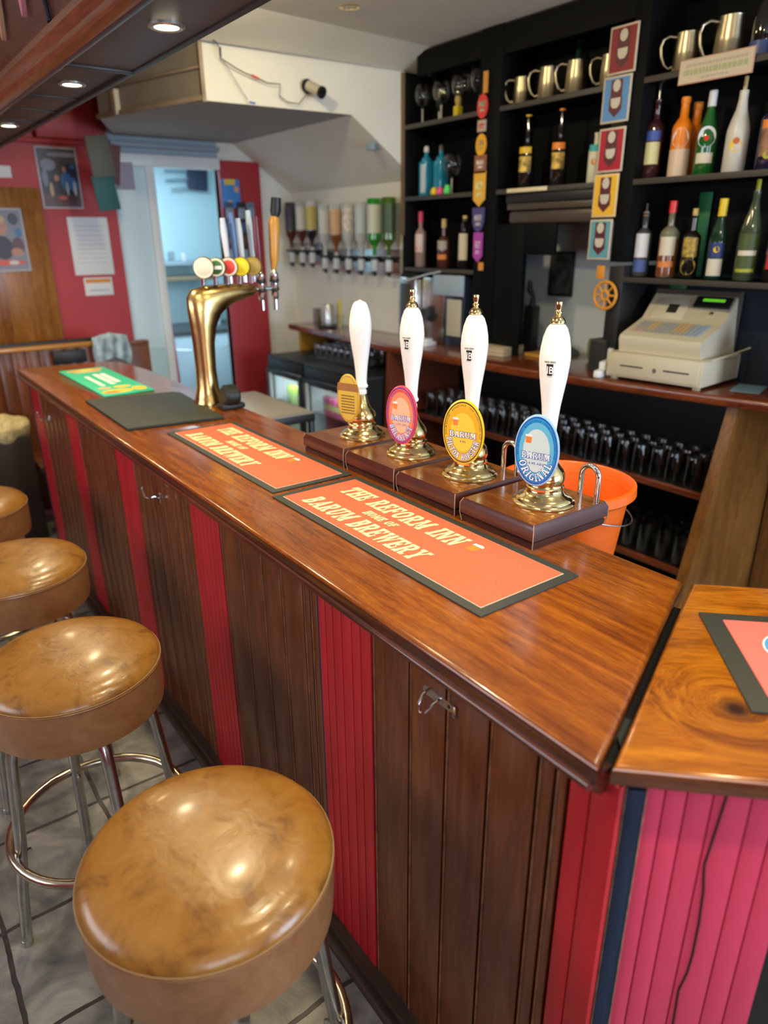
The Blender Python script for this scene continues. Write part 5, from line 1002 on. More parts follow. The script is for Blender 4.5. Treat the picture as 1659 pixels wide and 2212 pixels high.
# ================================================================ FRIDGES
for i, (y0, y1, lab, cc) in enumerate(((4.44, 4.97, 'black glass door bottle fridge at the left, holding green cans', ((0.35, 0.55, 0.05), (0.40, 0.60, 0.20))), (3.66, 4.42, 'black glass door bottle fridge nearer the back bar panel, with pink and green cans', ((0.35, 0.07, 0.16), (0.30, 0.36, 0.14))))):
    fr = thing('bottle_fridge', lab, 'fridge', (2.78, (y0 + y1) / 2, 0), 0, 'back bar bottle fridges'); w = (y1 - y0) / 2
    m = MB(); m.box(-0.24, 0.28, -w, w, 0.88, 0.90, M['black'], 0.003); m.box(-0.24, 0.28, -w, -w + 0.02, 0.06, 0.88, M['black']); m.box(-0.24, 0.28, w - 0.02, w, 0.06, 0.88, M['black']); m.box(0.26, 0.28, -w + .02, w - .02, 0.06, 0.88, P('fridge_liner', (0.55, 0.58, 0.58), 0.4)); m.box(-0.24, 0.28, -w, w, 0.0, 0.06, M['black']); m.box(-0.245, -0.2, -w + .02, w - .02, 0.80, 0.88, M['black'], 0.002)
    m.box(-0.2, 0.255, -w + 0.021, -w + 0.026, 0.06, 0.8, P('fridge_liner', (0.55, 0.58, 0.58), 0.4)); m.box(-0.2, 0.255, w - 0.026, w - 0.021, 0.06, 0.8, P('fridge_liner', (0.55, 0.58, 0.58), 0.4))
    m.build('cabinet', fr)
    m = MB(); 
    for a, b_, z0, z1 in ((-w + .005, -w + .045, 0.07, 0.80), (w - .045, w - .005, 0.07, 0.80), (-w + .045, w - .045, 0.76, 0.80), (-w + .045, w - .045, 0.07, 0.11)): m.box(-0.262, -0.243, a, b_, z0, z1, M['black'], 0.002)
    m.box(-0.266, -0.262, w - .09, w - .05, 0.1, 0.77, P('pale_handle', (0.45, 0.5, 0.5), 0.3), 0.001)
    d = m.build('door', fr)
    m = MB(); m.box(-0.255, -0.251, -w + .045, w - .045, 0.11, 0.76, M['clear']); m.build('pane', d)
    for z in (0.30, 0.55): m = MB(); m.box(-0.19, 0.25, -w + .03, w - .03, z - 0.006, z, M['steel']); m.build('shelf', fr)
    can = MB(); can.lathe([(0.024, 0), (0.027, 0.004), (0.027, 0.11), (0.022, 0.12)], P('can_%d' % i, cc[0], 0.35), 14); can.lathe([(0.0274, 0.03), (0.0274, 0.07)], P('canb_%d' % i, cc[1], 0.35), 14); c0 = None
    for z in (0.301, 0.551):
        for k in range(int((2 * w - 0.12) / 0.062)):
            o = can.build('can') if c0 is None else c0.copy()
            if c0 is None: c0 = o
            else: C.objects.link(o)
            o.location = (2.78 - 0.14, y0 + 0.07 + 0.062 * k, z)
            tag(o, ('bright green can in the left fridge' if i == 0 else 'pink and green can in the right fridge') + (', upper row' if z > .5 else ', lower row'), 'can', 'cans in the %s fridge, %s row' % ('left' if i == 0 else 'right', 'upper' if z > .5 else 'lower'))
light = bpy.data.lights.new('fridge_lamp', 'AREA')
for i, (y, yy) in enumerate(((4.70, .35), (4.04, .5))): area('fridge_lamp', (2.62, y, 0.79), (2.75, y, 0.3), 0.05, yy, 5.0, (0.85, 0.95, 1.0))

# ================================================================ OPTICS
rl = MB(); rl.box(3.085, 3.115, 4.0, 4.92, 1.50, 1.66, M['steel'], 0.002); rl = rl.build('optic_rail'); tag(rl, 'steel wall rail carrying the six nearer spirit optics', 'rail')
rl = MB(); rl.box(3.085, 3.115, 5.0, 5.46, 1.54, 1.70, M['steel'], 0.002); rl = rl.build('optic_rail'); tag(rl, 'steel wall rail carrying the three farther spirit optics', 'rail')
def optic(y, z, glassm, labelm, liq, lab, labb, r=0.036, h=0.27, black=False):
    t = thing('spirit_optic', lab, 'optic', (3.02, y, z), 0, 'spirit optics on the wall')
    m = MB(); m.box(-0.032, 0.062, -0.045, 0.045, 0.075, 0.09, M['black'], 0.003); m.box(0.0, 0.065, -0.018, 0.018, 0.05, 0.078, M['black'], 0.002); m.build('bracket', t)
    m = MB(); m.lathe([(0.024, -0.005), (0.026, 0.0), (0.026, 0.065), (0.018, 0.075), (0.014, 0.095)], P('optic_chamber', (0.62, 0.66, 0.68), 0.1, coat=0.5), 18); m.build('chamber', t)
    m = MB(); m.lathe([(0, -0.038), (0.012, -0.037), (0.016, -0.02), (0.012, -0.005)], M['black'], 14); m.box(-0.03, 0.0, -0.006, 0.006, -0.022, -0.01, M['black'], 0.002); m.build('spout', t)
    b_ = thing('bottle', labb, 'bottle', (3.02, y, z + 0.09), 0, 'spirit bottles upside down in the optics')
    m = MB(); m.lathe([(0.013, 0.0), (0.013, 0.06), (r * 0.6, 0.085), (r, 0.11), (r, h), (r * 0.9, h + 0.008), (0, h + 0.004)], glassm, 22); m.build('glass_body', b_)
    m = MB(); m.shell([(r + 0.0008, 0.15), (r + 0.0008, h - 0.03)], labelm, 22); m.build('label', b_)
    if liq: m = MB(); m.lathe([(0.0138, 0.02), (0.0138, 0.06), (r * 0.6 + 0.0006, 0.085), (r + 0.0006, 0.11), (r + 0.0006, 0.145)], liq, 22); m.build('contents', b_)
cg = gl('clear_spirit_glass', (0.50, 0.53, 0.50)); dl = P('dark_label', (0.06, 0.06, 0.08), 0.5); wl = P('white_label2', (0.66, 0.64, 0.58), 0.6)
rum = gl('dark_rum', (0.10, 0.02, 0.01)); bgn = gl('optic_bright_green', (0.02, 0.26, 0.02)); ogn = gl('optic_olive_green', (0.06, 0.13, 0.01))
ops = [(5.35, 1.56, clr, dl, rum, 'dark labelled'), (5.18, 1.56, cg, wl, rum, 'white labelled'), (5.03, 1.56, cg, P('gold_label2', (0.55, 0.45, 0.12), 0.5), dk, 'yellow labelled'),
       (4.84, 1.525, cg, wl, None, 'plain white labelled'), (4.685, 1.525, cg, P('peach_label', (0.70, 0.42, 0.22), 0.5), amb, 'peach labelled'), (4.52, 1.525, cg, P('mixed_label', (0.68, 0.60, 0.50), 0.5, noise=0.5, nscale=30), None, 'cream and red labelled'),
       (4.36, 1.525, cg, P('silver_label', (0.52, 0.58, 0.60), 0.4), None, 'silver labelled'), (4.195, 1.525, bgn, P('white_neck_band', (0.60, 0.62, 0.50), 0.5), None, 'bright green'), (4.03, 1.525, ogn, P('dark_green_label', (0.05, 0.08, 0.02), 0.4), None, 'olive green')]
pos = ['farthest left', 'second from the left', 'third from the left', 'fourth from the left', 'in the middle of the row', 'sixth from the left', 'seventh from the left', 'second from the right end', 'nearest the shelf unit']
for (y, z, g_, l_, q_, d_), p_ in zip(ops, pos):
    optic(y, z, g_, l_, q_, 'spirit optic on the pale wall, ' + p_, d_ + ' upside down spirit bottle, ' + p_, r=0.050 if 'green' in d_ else 0.042, h=0.36 if 'green' in d_ else 0.345)

# ================================================================ THINGS ON THE BACK COUNTER
def simple(name, label, cat, fn, loc=(0, 0, 0), rz=0, group=None):
    m = MB(); fn(m); o = m.build(name, None, loc); o.rotation_euler = (0, 0, rz); tag(o, label, cat, group); return o
# cash register
cr = thing('cash_register', 'beige electronic cash register with green display on the back counter', 'cash register', (2.872, 1.845, 1.1), 0.09)
m = MB(); m.box(0.0, 0.40, -0.232, 0.232, 0.016, 0.128, M['beige'], 0.006); m.build('drawer_case', cr)
m = MB(); m.box(-0.004, 0.004, -0.215, 0.215, 0.026, 0.112, M['beige'], 0.003); d = m.build('cash_drawer', cr)
m = MB(); m.box(-0.006, -0.003, -0.175, -0.055, 0.069, 0.075, M['black']); m.box(-0.006, -0.003, 0.045, 0.16, 0.069, 0.075, M['black']); m.lathe([(0.011, 0), (0.011, 0.006), (0.006, 0.008)], M['steel'], 16, frame((-0.004, -0.012, 0.066), (0, -1, 0), (0, 0, 1)) @ RX(PI)); m.build('slots_and_lock', d)
for y in (-0.2, 0.2):
    m = MB(); m.box(0.02, 0.045, y - 0.014, y + 0.014, 0.0, 0.018, P('rubber_foot_beige', (0.55, 0.48, 0.30), 0.5), 0.003); m.build('foot', cr)
sp = [(0.035, 0.13), (0.030, 0.155), (0.022, 0.185), (0.028, 0.205), (0.05, 0.215), (0.19, 0.262), (0.215, 0.272), (0.315, 0.372), (0.33, 0.382), (0.39, 0.38), (0.40, 0.36), (0.40, 0.13)]
Ts = Matrix(((1, 0, 0, 0), (0, 0, 1, 0), (0, 1, 0, 0), (0, 0, 0, 1)))
m = MB(); m.prism(sp, -0.196, 0.196, M['beige'], Ts); m.build('body', cr)
m = MB(); m.prism([(0.32, 0.376), (0.335, 0.398), (0.395, 0.398), (0.404, 0.36), (0.404, 0.14), (0.36, 0.14)], -0.199, 0.199, P('register_grey', (0.10, 0.085, 0.065), 0.5), Ts); m.build('rear_cover', cr)
def on_slope(x0, z0, x1, z1):  # frame with local x = along slope up, y = world y, z = outward
    a = Vector((x0, 0, z0)); d_ = Vector((x1 - x0, 0, z1 - z0)).normalized(); return frame(a, (0, -1, 0), d_)
Tk = on_slope(0.05, 0.215, 0.19, 0.262); nlen = math.hypot(.14, .047)
cols3 = [M['keyso'], M['keys'], P('blue_keys', (0.32, 0.40, 0.48), 0.5), P('rose_keys', (0.52, 0.36, 0.30), 0.5)]
kk = 0
for i in range(16):
    for j in range(5):
        m_c = cols3[3 if i < 3 and j < 2 else (0 if (i in (3, 4, 9, 10, 11) and j > 0) else (2 if i > 12 else 1))]
        if kk == 0: km = {}
        km.setdefault(m_c.name, MB()).box(-0.165 + i * 0.0205, -0.165 + i * 0.0205 + 0.017, 0.02 + j * 0.023, 0.02 + j * 0.023 + 0.018, 0.0005, 0.006, m_c, 0.001, 1, Tk); kk += 1
m = MB()
for q in km.values(): m.v, base = m.v + q.v, len(m.v); m.f += [[a + base for a in f] for f in q.f]; idx = m.m(q.mats[0]); m.mi += [idx] * len(q.f); m.sm += [False] * len(q.f)
m.build('keypad', cr)
Td = on_slope(0.215, 0.272, 0.315, 0.372)
m = MB(); m.box(0.02, 0.185, 0.075, 0.135, 0.0, 0.012, M['black'], 0.002, T=Td); m.build('display', cr)
m = MB(); m.box(0.055, 0.155, 0.105, 0.120, 0.012, 0.0128, M['lcd'], T=Td); m.build('display_screen', cr)
m = MB(); m.box(-0.095, -0.045, 0.035, 0.085, 0.0, 0.002, P('receipt_window', (0.03, 0.028, 0.02), 0.2), 0, T=Td); m.box(-0.16, -0.005, 0.0, 0.12, -0.001, 0.003, M['beige'], 0.002, T=Td); m.box(-0.095, -0.045, 0.035, 0.085, 0.003, 0.004, P('receipt_window', (0.03, 0.028, 0.02), 0.2), T=Td); m.build('receipt_cover', cr)
m = MB(); m.lathe([(0.009, 0), (0.009, 0.006), (0.004, 0.008)], M['steel'], 12, Td @ TR(0.12, 0.045, 0)); m.build('key_lock', cr)
m = MB(); m.tube([(0.05, -0.24, 0.132), (0.2, -0.25, 0.14), (0.38, -0.27, 0.16)], 0.004, M['beige'], 8); m.build('cable', cr)
# printer / terminal at right
pt_ = thing('card_terminal', 'dark grey printer block with coloured keys at the right edge of the counter', 'terminal', (3.10, 1.34, 1.1), 0.1)
m = MB(); m.box(-0.08, 0.10, -0.12, 0.045, 0.0, 0.20, P('slate_plastic', (0.035, 0.035, 0.035), 0.4), 0.008); m.build('body', pt_)
m = MB(); m.box(-0.05, 0.05, -0.05, 0.03, 0.20, 0.26, M['black'], 0.004); 
for k, c in enumerate(((0.7, 0.1, 0.03), (0.75, 0.55, 0.03), (0.6, 0.03, 0.03))): m.box(-0.054, -0.05, -0.04 + 0.02 * k, -0.025 + 0.02 * k, 0.215, 0.245, P('term_key_%d' % k, c, 0.4), 0.001)
m.build('keypad', pt_)
simple('paper_sheet', 'blue glossy sheet lying under the front right corner of the cash register', 'paper', lambda m: m.box(-0.07, 0.12, -0.09, 0.03, 0.0003, 0.0015, P('blue_sheet', (0.20, 0.36, 0.48), 0.25)), (3.10, 1.545, 1.1), 0.3)
simple('leaflet', 'folded white leaflet standing right of the cash register', 'leaflet', lambda m: m.prism([(0, 0), (0.02, 0.08), (0.024, 0.08), (0.006, 0)], -0.03, 0.03, M['paper'], Ts), (3.28, 1.52, 1.1), 0.8)
# speaker / grinder left of the register
simple('speaker', 'small dark ribbed speaker standing left of the cash register', 'speaker', lambda m: [m.box(-0.05, 0.05, -0.045, 0.045, 0, 0.155, P('speaker_grey', (0.045, 0.045, 0.04), 0.6), 0.006)] + [m.box(-0.052, -0.05, -0.042 + 0.0085 * k, -0.038 + 0.0085 * k, 0.008, 0.147, M['black']) for k in range(10)], (3.02, 2.235, 1.1), 0.1)
pp = thing('pen_pot', 'pot of red and black pens behind the cash register', 'pen pot', (3.13, 2.15, 1.1))
m = MB(); m.shell([(0.0, 0.0), (0.032, 0.0), (0.034, 0.09), (0.032, 0.09), (0.03, 0.004)], P('dark_pot', (0.04, 0.045, 0.04), 0.4), 20); m.build('pot', pp)
for k, (dx, dy, c) in enumerate(((-0.015, 0.01, (0.75, 0.10, 0.02)), (0.0, 0.018, (0.7, 0.04, 0.03)), (0.012, -0.01, (0.04, 0.04, 0.04)), (-0.008, -0.016, (0.55, 0.03, 0.12)), (0.02, 0.012, (0.03, 0.12, 0.05)), (0.0, 0.0, (0.85, 0.25, 0.03)))):
    m = MB(); m.tube([(dx * 0.5, dy * 0.5, 0.006), (dx * 1.6, dy * 1.8, 0.15 + 0.012 * (k % 3))], 0.0045, P('pen_%d' % k, c, 0.4), 8); m.build('pen', pp)
simple('white_tin', 'small white tin between the speaker and the pen pot', 'tin', lambda m: m.lathe([(0.018, 0), (0.018, 0.11), (0.012, 0.118)], M['white'], 18), (3.0, 2.165, 1.1))
simple('telephone', 'white handset lying on the counter against the drawer of the register', 'handset', lambda m: [m.box(-0.04, 0.05, -0.02, 0.02, 0, 0.035, M['white'], 0.008), m.box(0.02, 0.1, -0.018, 0.018, 0.02, 0.07, M['white'], 0.008)], (2.86, 2.115, 1.1), 0.3)
simple('green_card', 'green card leaning on the back panel behind the cash register', 'card', lambda m: m.box(-0.002, 0.002, -0.045, 0.045, 0, 0.16, P('green_card_mat', (0.01, 0.16, 0.05), 0.5), 0.001), (3.24, 2.0, 1.40))
simple('green_card', 'green strip standing behind the dark gold bottle on the lower shelf', 'card', lambda m: m.box(-0.002, 0.002, -0.03, 0.03, 0, 0.36, P('green_card_mat', (0.01, 0.16, 0.05), 0.5), 0.001), (3.235, 1.92, 1.557))
simple('paper_tray', 'cream stack of papers on the counter in the open bay', 'papers', lambda m: [m.box(-0.10, 0.10, -0.14, 0.14, 0.002 + 0.012 * k, 0.012 + 0.012 * k, P('cream_paper_%d' % (k % 2), (0.58 - 0.1 * (k % 2), 0.48 - 0.1 * (k % 2), 0.30 - 0.06 * (k % 2)), 0.7), 0.001) for k in range(4)], (3.0, 2.98, 1.1), 0.15)
simple('notebook', 'orange brown notebook on the counter right of the cream papers', 'notebook', lambda m: m.box(-0.08, 0.08, -0.10, 0.10, 0.001, 0.02, P('tan_notebook', (0.50, 0.24, 0.04), 0.5), 0.003), (3.12, 2.68, 1.1), -0.1)
simple('cloth', 'crumpled dark cloth on the counter below the framed picture', 'cloth', lambda m: m.lathe([(0.0, 0.05), (0.03, 0.045), (0.06, 0.03), (0.085, 0.012), (0.09, 0.0)], P('dark_cloth', (0.05, 0.07, 0.09), 0.8), 18, sx=1.0, sy=1.3), (3.315, 2.74, 1.1))
simple('note_pad', 'white pads of paper on the counter between the two middle pump handles', 'note pad', lambda m: [m.box(-0.05, 0.05, -0.07, 0.07, 0.001, 0.025, M['paper'], 0.003), m.box(-0.03, 0.04, -0.05, 0.06, 0.026, 0.042, M['white'], 0.003)], (2.87, 3.48, 1.1), 0.2)
simple('pot', 'olive green pot beside the dark speaker', 'pot', lambda m: m.lathe([(0.03, 0), (0.045, 0.02), (0.045, 0.10), (0.04, 0.12)], P('olive_pot', (0.20, 0.20, 0.09), 0.5), 18), (3.2, 2.41, 1.1))
bt = thing('beer_engine', 'dark slim tap standing on the counter in front of the pale wall', 'tap', (3.22, 2.90, 1.1))
m = MB(); m.box(-0.03, 0.03, -0.035, 0.035, 0.0, 0.26, M['black'], 0.006); m.build('body', bt)
m = MB(); m.tube([(0, 0, 0.26), (0, 0, 0.31), (-0.02, 0.01, 0.35), (-0.02, 0.012, 0.40)], [0.02, 0.012, 0.018, 0.012], M['black'], 12); m.build('lever', bt)
# coffee machine
cm = thing('coffee_machine', 'steel and dark coffee machine with curved wire on the counter under the left shelves', 'coffee machine', (3.0, 3.55, 1.1))
m = MB(); m.box(-0.05, 0.24, 0.11, 0.29, 0.0, 0.40, M['steel'], 0.02); m.box(-0.055, -0.045, 0.14, 0.26, 0.02, 0.36, P('cm_dark', (0.05, 0.045, 0.04), 0.3), 0.004); m.build('left_body', cm)
m = MB(); m.box(0.0, 0.22, -0.12, 0.10, 0.0, 0.40, M['steel'], 0.012); m.build('right_body', cm)
m = MB(); m.box(-0.012, 0.0, -0.30, -0.02, 0.30, 0.42, P('cm_blue', (0.36, 0.46, 0.55), 0.3), 0.004); m.box(0.0, 0.2, -0.30, -0.13, 0.0, 0.42, P('cm_navy', (0.02, 0.03, 0.05), 0.3), 0.006); m.box(-0.006, 0.0, -0.28, -0.15, 0.06, 0.28, P('cm_cream', (0.50, 0.46, 0.36), 0.4), 0.003); m.build('milk_unit', cm)
m = MB(); m.tube([(-0.012, 0.045, 0.18 + 0.0), (-0.014, 0.045, 0.181)], 0.045, M['black'], 24); m.lathe([(0.05, -0.01), (0.05, 0.008), (0.036, 0.012)], P('dial_black', (0.02, 0.02, 0.02), 0.3), 24, frame((-0.004, 0.0, 0.18), (0, 1, 0), (0, 0, 1)) @ RX(PI)); m.build('dial', cm)
m = MB(); m.lathe([(0.0, 0.425), (0.09, 0.425), (0.115, 0.41), (0.105, 0.395), (0, 0.395)], M['black'], 28, c=(0.06, 0.22)); m.build('lid', cm)
m = MB(); m.tube([(-0.10, 0.36, 0.395), (-0.12, 0.26, 0.375), (-0.10, 0.12, 0.385), (-0.05, 0.0, 0.42), (-0.02, -0.10, 0.44)], 0.004, P('pale_wire', (0.6, 0.65, 0.7), 0.3), 8); m.build('wire', cm)
# items on the left end of the back counter
simple('steel_jug', 'tall steel jug on the left end of the back counter under the optics', 'jug', lambda m: m.lathe([(0.045, 0), (0.045, 0.15), (0.04, 0.16), (0.038, 0.15), (0, 0.02)], M['steel'], 22), (2.99, 4.78, 1.1))
simple('straw_glass', 'glass of yellow straws under the optics', 'glass', lambda m: [m.shell([(0.03, 0), (0.034, 0.10)], M['clear'], 16)] + [m.tube([(0.004 * k - 0.01, 0.003 * k - 0.01, 0.002), (0.008 * k - 0.02, 0.006 * k - 0.02, 0.21)], 0.004, P('straw_yellow', (0.75, 0.60, 0.03), 0.4), 6) for k in range(6)], (2.98, 4.60, 1.1))
simple('measure_stack', 'stack of small steel measures at the far left of the back counter', 'measures', lambda m: [m.lathe([(0.03, 0.03 * k), (0.036, 0.03 * k + 0.028), (0.034, 0.03 * k + 0.03)], M['steel'], 18) for k in range(4)], (2.98, 4.93, 1.1))
simple('drip_tray', 'dark round drip tray behind the straws on the back counter', 'tray', lambda m: m.lathe([(0, 0.001), (0.07, 0.001), (0.075, 0.012), (0.07, 0.012), (0, 0.006)], M['black'], 26), (2.92, 4.69, 1.1))
simple('wire_whisk', 'small pale bar tool lying near the coffee machine', 'bar tool', lambda m: m.tube([(0, -0.05, 0.01), (0, 0.05, 0.012)], 0.008, M['steel'], 8), (2.93, 4.32, 1.1))

# ================================================================ CAMERA, CABLES, SERVICE TABLE
cc = thing('security_camera', 'small cylindrical security camera on the cream bulkhead wall', 'camera', (2.33, 3.865, 2.525))
m = MB(); m.lathe([(0.0, 0.0), (0.036, 0.0), (0.036, 0.010), (0, 0.012)], M['black'], 24, frame((0, 0, 0.0), (1, 0, 0), (0, 0, 1))); m.tube([(0, 0, 0.0), (0, -0.03, 0.0)], 0.012, M['black'], 10); m.build('mount', cc)
dc = Vector((0.25, -0.9, -0.42)).normalized(); p = Vector((0, -0.02, 0))
m = MB(); m.tube([p, p + dc * 0.10], 0.028, P('camera_shell', (0.45, 0.42, 0.32), 0.4), 24); m.tube([p + dc * 0.098, p + dc * 0.112], 0.031, M['black'], 24); m.tube([p + dc * 0.11, p + dc * 0.1135], 0.012, P('camera_lens', (0.01, 0.01, 0.012), 0.05), 16); m.build('body', cc)
def cab(name, label, pts, r, c): 
    m = MB(); m.tube(pts, r, P(name + '_mat', c, 0.5), 6); o = m.build(name); tag(o, label, 'cable'); return o
m = MB(); cg_ = P('cable_dark', (0.03, 0.03, 0.03), 0.5); yb = 3.858
m.tube([(1.745, yb, 2.70), (1.80, yb, 2.665), (1.82, yb, 2.64), (1.82, yb, 2.60), (1.90, yb, 2.565), (1.96, yb, 2.545), (2.0, yb, 2.54), (2.08, yb, 2.515), (2.158, yb, 2.518), (2.148, yb, 2.46), (2.20, yb, 2.435), (2.27, yb, 2.433), (2.315, yb, 2.475), (2.325, yb, 2.50)], 0.0028, cg_, 6)
m.tube([(1.82, yb - .001, 2.648), (1.819, yb - .001, 2.605)], 0.006, cg_, 8); m.tube([(1.99, yb - .001, 2.541), (2.03, yb - .001, 2.53)], 0.006, P('cable_red', (0.7, 0.05, 0.02), 0.5), 8)
m.tube([(1.825, yb, 2.60), (1.90, yb, 2.50), (1.955, yb, 2.424)], 0.0016, cg_, 6); m.tube([(1.965, yb, 2.415), (2.0, yb, 2.413)], 0.005, P('cable_blue', (0.03, 0.16, 0.6), 0.5), 8)
o = m.build('cable'); tag(o, 'thin dark cable with red and blue connectors looping along the cream bulkhead', 'cable')
m = MB(); m.box(-0.02, 0.02, -0.03, 0.03, -0.02, 0.02, P('clamp_blue_grey', (0.22, 0.30, 0.35), 0.4), 0.004, T=RZ(0.4)); o = m.build('wall_clip', None, (2.80, 3.905, 2.255)); tag(o, 'small blue grey fitting under the sloping end of the bulkhead', 'fitting')
# floor standing service table behind the bar
tb_ = thing('service_table', 'narrow black edged service table behind the bar next to the brass font', 'table', (1.55, 3.15, 0))
m = MB(); m.box(-0.11, 0.13, -0.30, 0.32, 0.955, 0.965, P('grey_laminate', (0.28, 0.25, 0.22), 0.4), 0.002); m.box(-0.115, 0.135, -0.305, 0.325, 0.92, 0.955, M['black'], 0.003); m.build('table_top', tb_)
for x in (-0.10, 0.12):
    for y in (-0.29, 0.31): m = MB(); m.box(x - .012, x + .012, y - .012, y + .012, 0, 0.92, M['black'], 0.002); m.build('leg', tb_)

# ================================================================ FAR LEFT END
wd = MB(); wd.box(-0.2, 1.19, 5.455, 5.48, 0.9, 2.06, M['golden'], 0.002); wd.box(0.2, 1.2, 5.45, 5.482, 1.03, 1.07, M['black'], 0.002); o = wd.build('door_2'); o['kind'] = 'structure'
pk = thing('photo_poster', 'framed colour photograph of people behind a bar, on the red wall', 'picture', (1.335, 5.478, 2.125))
m = MB(); m.box(-0.13, 0.13, -0.008, 0.0, -0.188, 0.188, P('pale_mount', (0.52, 0.50, 0.56), 0.5), 0.001); m.build('mount', pk)
def blotches(m, w, h, items, T, z=0.0085):
    for (x, y, a, b_, mt) in items:
        z += 0.0001; m.poly([tuple(T @ Vector((x * w + a * w * math.cos(k * PI / 8), y * h + b_ * h * math.sin(k * PI / 8), z))) for k in range(16)], mt)
Tp = frame((0, 0, 0), (1, 0, 0), (0, 0, 1))
ph = dict(dark=P('photo_dark', (0.03, 0.03, 0.05), 0.4), brown=P('photo_brown', (0.10, 0.04, 0.05), 0.4), skin=P('photo_skin', (0.45, 0.24, 0.20), 0.5), bl=P('photo_blue', (0.05, 0.18, 0.42), 0.5), gr=P('photo_grey', (0.22, 0.24, 0.32), 0.5), wt=P('photo_white', (0.55, 0.58, 0.62), 0.5), rd=P('photo_red', (0.60, 0.12, 0.10), 0.5), tn=P('photo_tan', (0.5, 0.38, 0.24), 0.5))
m = MB(); m.box(-0.12, 0.12, -0.0085, -0.008, -0.178, 0.178, ph['dark']); m.box(-0.12, 0.12, -0.0087, -0.0085, -0.178, -0.10, ph['brown'])
blotches(m, 0.12, 0.178, [(-0.5, 0.45, .4, .2, ph['gr']), (-0.75, 0.0, .15, .3, ph['gr']), (0.3, 0.8, .8, .08, ph['gr']), (0.35, -0.1, .3, .32, ph['bl']), (0.7, -0.2, .2, .25, ph['bl']), (0.3, 0.3, .12, .12, ph['skin']), (-0.15, 0.0, .13, .12, ph['skin']), (-0.12, -0.3, .25, .2, ph['dark']), (0.35, -0.35, .06, .25, ph['wt']), (0.75, -0.35, .08, .25, ph['wt']), (-0.5, -0.4, .1, .25, ph['tn']), (0.05, -0.68, .24, .07, ph['rd']), (0.75, 0.4, .12, .06, ph['bl'])], Tp); m.build('photograph', pk)
pk = thing('photo_poster', 'framed colour photograph of one person, on the brown door at the left edge', 'picture', (0.92, 5.452, 1.74))
m = MB(); m.box(-0.135, 0.135, -0.008, 0.0, -0.195, 0.195, P('pale_mount', (0.52, 0.5, 0.56), 0.5), 0.001); m.build('mount', pk)
m = MB(); m.box(-0.125, 0.125, -0.0085, -0.008, -0.185, 0.185, ph['gr'])
blotches(m, 0.125, 0.185, [(0.6, 0.7, .25, .2, ph['dark']), (-0.1, 0.45, .35, .3, ph['skin']), (-0.1, 0.7, .3, .14, ph['tn']), (-0.1, -0.25, .5, .4, ph['dark']), (0.65, -0.2, .3, .3, ph['brown']), (0.55, -0.4, .3, .14, ph['skin']), (0.0, -0.75, .9, .1, ph['rd']), (0.3, -0.75, .25, .07, ph['wt']), (0.75, 0.25, .15, .15, ph['bl'])], Tp); m.build('photograph', pk)
simple('notice', 'white curling paper notice on the red wall left of the kitchen doorway', 'notice', lambda m: [m.box(-0.135, 0.135, -0.004, 0, -0.19, 0.19, M['paper'], 0.0005)] + [m.box(-0.10, 0.10, -0.0045, -0.004, 0.13 - 0.03 * k, 0.134 - 0.03 * k, P('grey_ink', (0.45, 0.47, 0.52), 0.7)) for k in range(9)], (1.475, 5.476, 1.695))
simple('notice', 'small notice with an orange heading below the white paper', 'notice', lambda m: [m.box(-0.098, 0.098, -0.004, 0, -0.061, 0.061, M['paper'], 0.0005), m.box(-0.088, 0.088, -0.0045, -0.004, 0.025, 0.052, P('orange_heading', (0.70, 0.25, 0.04), 0.6)), m.box(-0.07, 0.07, -0.0045, -0.004, -0.03, -0.02, P('grey_ink', (0.45, 0.47, 0.52), 0.7))], (1.487, 5.476, 1.425))
simple('notice', 'white card on the red wall at the left edge above the door', 'notice', lambda m: m.box(-0.10, 0.10, -0.004, 0, -0.035, 0.035, M['paper'], 0.0005), (0.945, 5.476, 2.152))
for nm, x0, x1, z0, z1, y, c, lab, rr in (('olive', 1.385, 1.525, 2.10, 2.33, 4.90, (0.08, 0.085, 0.07), 'olive cardboard sign hanging at the corner of the bulkhead', 0.1), ('maroon', 1.43, 1.585, 2.07, 2.30, 4.95, (0.10, 0.04, 0.045), 'maroon sign hanging behind the olive one', -0.15), ('teal', 1.395, 1.53, 1.91, 2.11, 4.91, (0.01, 0.09, 0.10), 'teal sign hanging below the olive one', 0.12), ('lilac', 1.56, 1.68, 2.04, 2.20, 5.0, (0.25, 0.24, 0.34), 'grey lilac sign hanging beside the kitchen doorway', 0.0)):
    w = (x1 - x0) / 2; h = (z1 - z0) / 2
    o = simple('hanging_sign', lab, 'sign', lambda m: [m.box(-w, w, -0.006, 0.006, -h, h, P('sign_' + nm, c, 0.6), 0.002, T=RY(-rr)), m.tube([(-w * 0.5, 0, h - 0.01), (0, 0.0, h + 0.09)], 0.0015, M['black'], 5)], ((x0 + x1) / 2, y, (z0 + z1) / 2))
